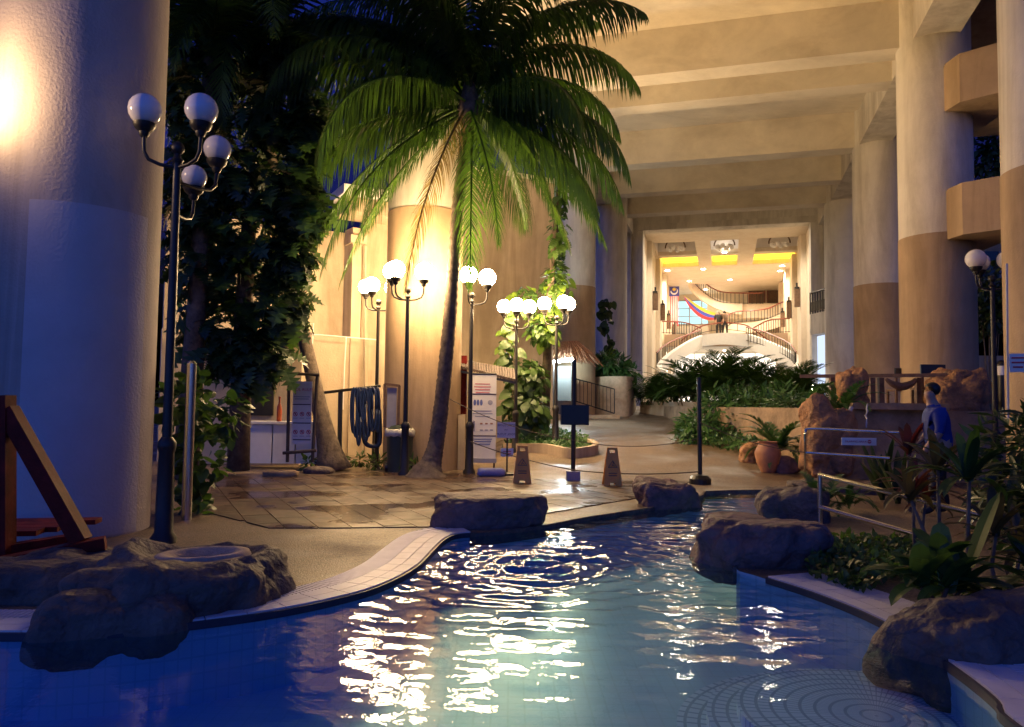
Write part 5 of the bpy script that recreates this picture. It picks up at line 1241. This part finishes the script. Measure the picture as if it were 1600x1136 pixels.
# shrubs right of the path
for (u, v, y, rx, rz, n, lb) in ((1090, 665, 19.5, .55, .42, 520, 'clipped green shrub at the path edge behind the barrier post'), (1130, 640, 21.0, .9, .62, 900, 'tall leafy shrub below the palm hedge'), (1185, 645, 20.0, .8, .6, 800, 'shrub spilling over the rock wall beside the fern'), (1235, 640, 18.5, .6, .45, 450, 'shrub left of the orange rocks'), (1165, 628, 22.5, .95, .6, 900, 'dense shrub against the planter wall behind the fern'), (1222, 625, 21.0, .8, .5, 650, 'shrub against the planter wall near the rock wall')):
    p = Yp(u, v, y); bush('garden_shrub', lb, 'shrub', (p.x, y, H(p.x, y)), [(p, (rx, rx*.8, rz)), (p+Vector((rx*.6, .2, -.25)), (rx*.7, rx*.6, rz*.7)), (p+Vector((-rx*.5, -.2, -.3)), (rx*.6, rx*.5, rz*.6))], 'lance', 'leafbush', n, .16, .34, 'shrubs right of the path')
# areca palm hedge: shared frond meshes
AF = []
for i in range(6):
    V, F = frond(1.9, 26, .50, .05, R(78-6*i), R(62+8*i), .18, 2, rp_, .2); m_ = fast_mesh('frond', V, F); m_.materials.append(MATS['palmleaf']); AF.append(m_)
spots = [(1012, 618, 28.6, .7), (1035, 622, 28.4, .75), (1058, 618, 28.2, .85), (1082, 612, 28.0, 1.05), (1105, 610, 27.6, 1.2), (1130, 612, 27.8, 1.2), (1152, 612, 27.4, 1.12), (1178, 616, 27.2, 1.0), (1202, 618, 26.8, 1.0), (1228, 620, 26.4, 1.0), (1246, 626, 26.0, .85)]
words = ['first from the portal jamb, the smallest', 'second from the portal jamb', 'third from the portal jamb', 'fourth, left of the tallest', 'fifth, tallest in the hedge', 'sixth, under the stair bridge', 'seventh, right of the tallest', 'eighth along the hedge', 'ninth along the hedge', 'tenth, below the right stair', 'last, by the bollard light']
for i, (u, v, a, s) in enumerate(spots):
    p = PA(u, v, a); p.z = 1.4; t = thing('areca_palm', 'bushy areca palm in the lobby hedge, '+words[i], 'palm', p, 'areca palm hedge')
    for k_ in range(30):
        place('frond', AF[k_ % 6], 'palmleaf', t, p+Vector((rng.normal(0, .18), rng.normal(0, .18), 0)), rng.uniform(0, 6.28), s*1.12*rng.uniform(.75, 1.1))
    b = MB()
    for k_ in range(5): dx, dy = rng.normal(0, .12, 2); b.tube([p+Vector((dx, dy, -.1)), p+Vector((dx*1.6, dy*1.6, .5*s))], .025, 5)
    b.build('cane', 'palmdry', t)
# ferns
FF_ = []
for i in range(4):
    V, F = frond(1.0, 24, .17, .045, R(70-14*i), R(70+10*i), .05, 2, rp_, .06); m_ = fast_mesh('frond', V, F); m_.materials.append(MATS['leafbush']); FF_.append(m_)
for (u, v, y, s, n, lb, z) in ((1215, 705, 15.3, 1.05, 26, 'large fern arching over the terracotta pot', None), (1315, 640, 14.5, .9, 18, 'fern draping left of the upright orange rock', 1.25), (1262, 625, 15.3, .8, 16, 'fern on top of the rock wall', 1.35), (1280, 770, 9.6, .55, 20, 'small fern at the post of the steel handrail', .12), (1320, 745, 9.8, .5, 16, 'small fern below the falling water', .1)):
    p = Yp(u, v, y); 
    if z is not None: p.z = z
    t = thing('fern', lb, 'fern', p, 'ferns in the rock garden')
    for k_ in range(n): place('frond', FF_[k_ % 4], 'leafbush', t, p+Vector((rng.normal(0, .04), rng.normal(0, .04), 0)), rng.uniform(0, 6.28), s*rng.uniform(.8, 1.2))
# dracaenas and strap-leaved plants
def strap(L, wd, e0, drop, fold=.25):
    V = []; F = []; x = z = 0; K = 7
    for i in range(K+1):
        f = i/K; w_ = wd*(.35+.65*math.sin(math.pi*min(1, .15+.8*f)))*(1 if i < K else 0); el = e0-drop*f**1.4
        V += [(x, -w_, z+w_*fold), (x, 0, z), (x, w_, z+w_*fold)]; x += math.cos(el)*L/K; z += math.sin(el)*L/K
    for i in range(K):
        a = i*3; F += [(a, a+3, a+4, a+1), (a+1, a+4, a+5, a+2)]
    return fast_mesh('leaf', V, F)
def rosette(name, label, cat, base, stem, n, L, wd, mat, group=None, e=(10, 75), drop=(30, 90)):
    t = thing(name, label, cat, base, group)
    vs_ = [strap(L*s, wd, R(e[0]+(e[1]-e[0])*s2), R(drop[1]-(drop[1]-drop[0])*s2)) for s, s2 in ((.85, 0), (1, .3), (1.05, .65), (.8, 1))]
    for m_ in vs_: m_.materials.append(MATS[mat])
    tops = [Vector(base)+Vector(s_) for s_ in stem]
    for tp_ in tops:
        if (tp_-Vector(base)).length > .08:
            b = MB(); b.tube([Vector(base), (Vector(base)+tp_)/2+Vector((rng.normal(0, .02), 0, 0)), tp_], [.02, .016, .012], 6); b.build('stem', 'bark', t)
        for k_ in range(n): place('leaf', vs_[k_ % 4], mat, t, tp_+Vector((0, 0, rng.normal(0, .02))), k_*2.4+rng.normal(0, .2), rng.uniform(.85, 1.12))
    return t
DG = 'dracaenas by the handrail'
p = Yp(1513, 880, 5.6); p.z = 0; rosette('dracaena', 'tall dracaena with long olive leaves over the handrail', 'plant', p, [(.02, 0, Yp(1518, 752, 5.6).z)], 16, .48, .042, 'leaf', DG)
p = Yp(1478, 870, 6.0); p.z = 0; rosette('dracaena', 'dracaena with drooping bronze leaves left of the tall one', 'plant', p, [(-.05, 0, Yp(1470, 735, 6.0).z), (-.22, .1, .62)], 12, .40, .035, 'leafbronze', DG)
p = Yp(1430, 830, 6.9); p.z = 0; rosette('dracaena', 'thin red-stemmed dracaena crossing the handrail', 'plant', p, [(0, 0, .62), (.15, .1, .5)], 12, .38, .03, 'leafred', DG)
p = Yp(1560, 880, 5.4); p.z = 0; rosette('dracaena', 'dark drooping dracaena near the right frame edge', 'plant', p, [(.05, .1, .45), (.3, .2, .3)], 13, .45, .035, 'leafbronze', DG)
p = Yp(1420, 720, 10.0); p.z = 0; rosette('cordyline', 'red cordyline in front of the waterfall wall', 'plant', p, [(0, 0, .75), (.35, .1, .6)], 12, .5, .05, 'leafred', None, (35, 85), (10, 50))
for u, y, lb in ((1378, 11.2, 'stiff dark sansevieria behind the no-entry notice'), (1402, 10.8, 'second sansevieria right of the no-entry notice')):
    p = Yp(u, 720, y); p.z = 0; rosette('sansevieria', lb, 'plant', p, [(0, 0, 0)], 14, .85, .05, 'leafdark', 'sansevierias', (60, 88), (0, 14))
p = Yp(1480, 930, 4.75); p.z = .02; t = rosette('spathiphyllum', 'clump of broad green leaves behind the large boulder', 'plant', p, [(0, 0, .22), (.14, .1, .18), (-.12, .08, .2), (.05, .15, .28)], 12, .36, .06, 'leaf', None, (5, 80), (20, 80))
p = Yp(1515, 900, 4.9); p.z = .05; t = thing('tall_leaf', 'single tall upright leaf rising beside the dracaena', 'plant', p)
m_ = strap(.55, .055, R(66), R(12)); m_.materials.append(MATS['leaflime']); place('leaf', m_, 'leaflime', t, p+Vector((0, 0, .28)), R(15)); b = MB(); b.tube([p, p+Vector((0, 0, .29))], .012, 6); b.build('stem', 'leaf', t)
bush('right_undergrowth', 'dark shrubbery at the right behind the handrail', 'shrub', (5.6, 7.6, 0), [((5.5, 7.6, .35), (.8, .6, .45)), ((6.1, 8.6, .7), (.8, .6, .8)), ((3.7, 4.9, .1), (.6, .5, .3)), ((4.7, 6.2, .2), (.5, .4, .3))], 'lance', 'leafdark', 1900, .14, .32)
bush('column_shrub', 'feathery shrub at the foot of the edge column', 'shrub', (6.7, 9.2, 0), [((6.6, 9.1, .9), (.55, .4, .55)), ((7.1, 9.2, 1.05), (.4, .3, .5))], 'small', 'leafbush', 900, .07, .15)
# tree beyond the lamp on the right
p = Yp(1545, 480, 22); t = bush('street_tree', 'small tree in the dark gap between the right columns', 'tree', (p.x, 22, .8), [(Yp(1545, 450, 22), (.8, .7, .7)), (Yp(1560, 480, 22), (.7, .6, .6)), (Yp(1535, 500, 22), (.5, .5, .5))], 'small', 'leafdark', 1100, .14, .28)
p = Yp(1540, 210, 40); bush('far_tree', 'dark tree crown above the hotel wing against the sky', 'tree', (p.x, 40, 0), [(Yp(1550, 240, 38), (1.6, 1.2, 1.4)), (Yp(1580, 225, 38), (1.4, 1.2, 1.3))], 'small', 'leafdark', 900, .25, .5)
for u, y in ((485, 14.9), (590, 15.2), (562, 15.9), (648, 14.4)):
    p = G(u, 735); p.y = y; p.x = Yp(u, 730, y).x; lb = {485: 'weed tuft at the foot of the leaning palm', 590: 'weed tuft under the hose rack end', 562: 'green tuft below the hanging hoses', 648: 'small weed beside the dustbin'}[u]
    bush('weed_tuft', lb, 'weed', (p.x, y, 0), [((p.x, y, .12), (.22, .16, .14))], 'lance', 'leaf', 70, .10, .22, 'weed tufts')
# ============================================================ PEOPLE
def person(label, base, facing, J, Rr, E, paint, hair=None, hairmat='hair', group=None):
    me = bpy.data.meshes.new('body'); me.from_pydata(J, E, [])
    o = bpy.data.objects.new('body', me); COL.objects.link(o)
    sk = o.modifiers.new('skin', 'SKIN'); sk.use_smooth_shade = True
    if not me.skin_vertices: pass
    for i, r_ in enumerate(Rr): me.skin_vertices[0].data[i].radius = (r_, r_) if not hasattr(r_, '__len__') else r_; me.skin_vertices[0].data[i].use_root = (i == 0)
    ss = o.modifiers.new('sub', 'SUBSURF'); ss.levels = 2; ss.render_levels = 2
    dg = bpy.context.evaluated_depsgraph_get(); m2 = bpy.data.meshes.new_from_object(o.evaluated_get(dg)); bpy.data.objects.remove(o)
    mats = []; m2.materials.clear()
    for p_ in m2.polygons:
        mt = paint(p_.center)
        if mt not in mats: mats.append(mt); m2.materials.append(MATS[mt])
        p_.material_index = mats.index(mt); p_.use_smooth = True
    t = thing('person', label, 'person', base, group)
    o = bpy.data.objects.new('body', m2); COL.objects.link(o); o.parent = t; o.rotation_euler = (0, 0, facing)
    if hair:
        b = MB(); b.ball((0, 0, 0), 1, 16, 12); b.v = [(x*(.8 if x > .2 and z < .35 else 1)*(1+.06*mnoise.noise(Vector((x, y, z))*5)), y*(1+.05*mnoise.noise(Vector((y, z, x))*6)), (z if not (x > .2 and z < .35) else .35)*(1+.05*mnoise.noise(Vector((z, x, y))*7))) for x, y, z in b.v]; h_ = b.build('hair', hairmat, None, smooth=True); h_.parent = t
        c_ = Matrix.Rotation(facing, 3, 'Z') @ Vector(hair[0]); h_.location = c_; h_.scale = hair[1]; h_.rotation_euler = (0, 0, facing)
    return t
# standing figure faces +X; z = 0 at the soles
def human(h=1.62, lean=.0, arm=(.05, .05)):
    s = h/1.72; L = lambda z: lean*max(0, z-.95)
    J = [(0, 0, .95), (L(1.12), 0, 1.12), (L(1.32), 0, 1.32), (L(1.47), 0, 1.46), (L(1.53)+.02, 0, 1.55), (L(1.62)+.03, 0, 1.63), (L(1.7)+.03, 0, 1.70)]
    Rr = [(.13, .17), (.11, .155), (.12, .175), (.08, .10), .055, (.095, .078), .07]; E = [(0, 1), (1, 2), (2, 3), (3, 4), (4, 5), (5, 6)]
    for sd in (-1, 1):
        o = len(J); J += [(L(1.42), sd*.19, 1.40), (L(1.3)+arm[0]-.04, sd*.25, 1.14), (L(1.2)+arm[1]+.12, sd*.22, .92), (L(1.1)+arm[1]+.18, sd*.21, .85)]; Rr += [.065, .05, .038, .035]; E += [(2, o), (o, o+1), (o+1, o+2), (o+2, o+3)]
        o = len(J); J += [(0, sd*.10, .86), (.03+.05*sd, sd*.11, .48), (.02+.12*sd, sd*.11, .09), (.16+.12*sd, sd*.12, .045)]; Rr += [.10, .068, .045, .04]; E += [(0, o), (o, o+1), (o+1, o+2), (o+2, o+3)]
    return [(x*s, y*s, z*s) for x, y, z in J], [tuple(q*s for q in (r_ if hasattr(r_, '__len__') else (r_, r_))) for r_ in Rr], E
def paint_std(shirt, trs, s=1.0, sleeve=1.12):
    def f(c):
        if c.z > 1.50*s: return 'skin'
        if abs(c.y) > .17*s and c.z < sleeve*s and c.z > .7*s: return 'skin'
        return shirt if c.z > .93*s else trs
    return f
J, Rr, E = human(1.62, .12); Rr = [(a*1.28, b_*1.28) if i not in (4, 5, 6) else (a, b_) for i, (a, b_) in enumerate(Rr)]; p = Yp(1468, 690, 9.7)
t = person('person in a blue shirt walking behind the red plants', (p.x, 9.7, 0), R(165), J, Rr, E, paint_std('shirtblue', 'trousers', .94), ((.07, 0, 1.615), (.096, .08, .09)))
J, Rr, E = human(1.68, .25, (.2, .3)); Rr = [(a*1.4, b_*1.4) if i not in (4, 5, 6) else (a*1.1, b_*1.1) for i, (a, b_) in enumerate(Rr)]
zz = MZ
for (u, lb, sh, hm, fc) in ((1123, 'person in a pale headscarf and black clothes at the mezzanine rail', 'trousers', 'scarf', 80), (1133, 'person in brown at the rail beside the headscarfed one', 'wood', 'hair', 100)):
    b_ = bz(u, 500, MA+.45)[0]; q = AB(MA+.45, b_, MZ)
    person(lb, q, R(fc), J, Rr, E, paint_std(sh, 'trousers', .93), ((.12, 0, 1.52), (.12, .12, .17 if u < 1130 else .11)), hm, 'couple on the mezzanine')
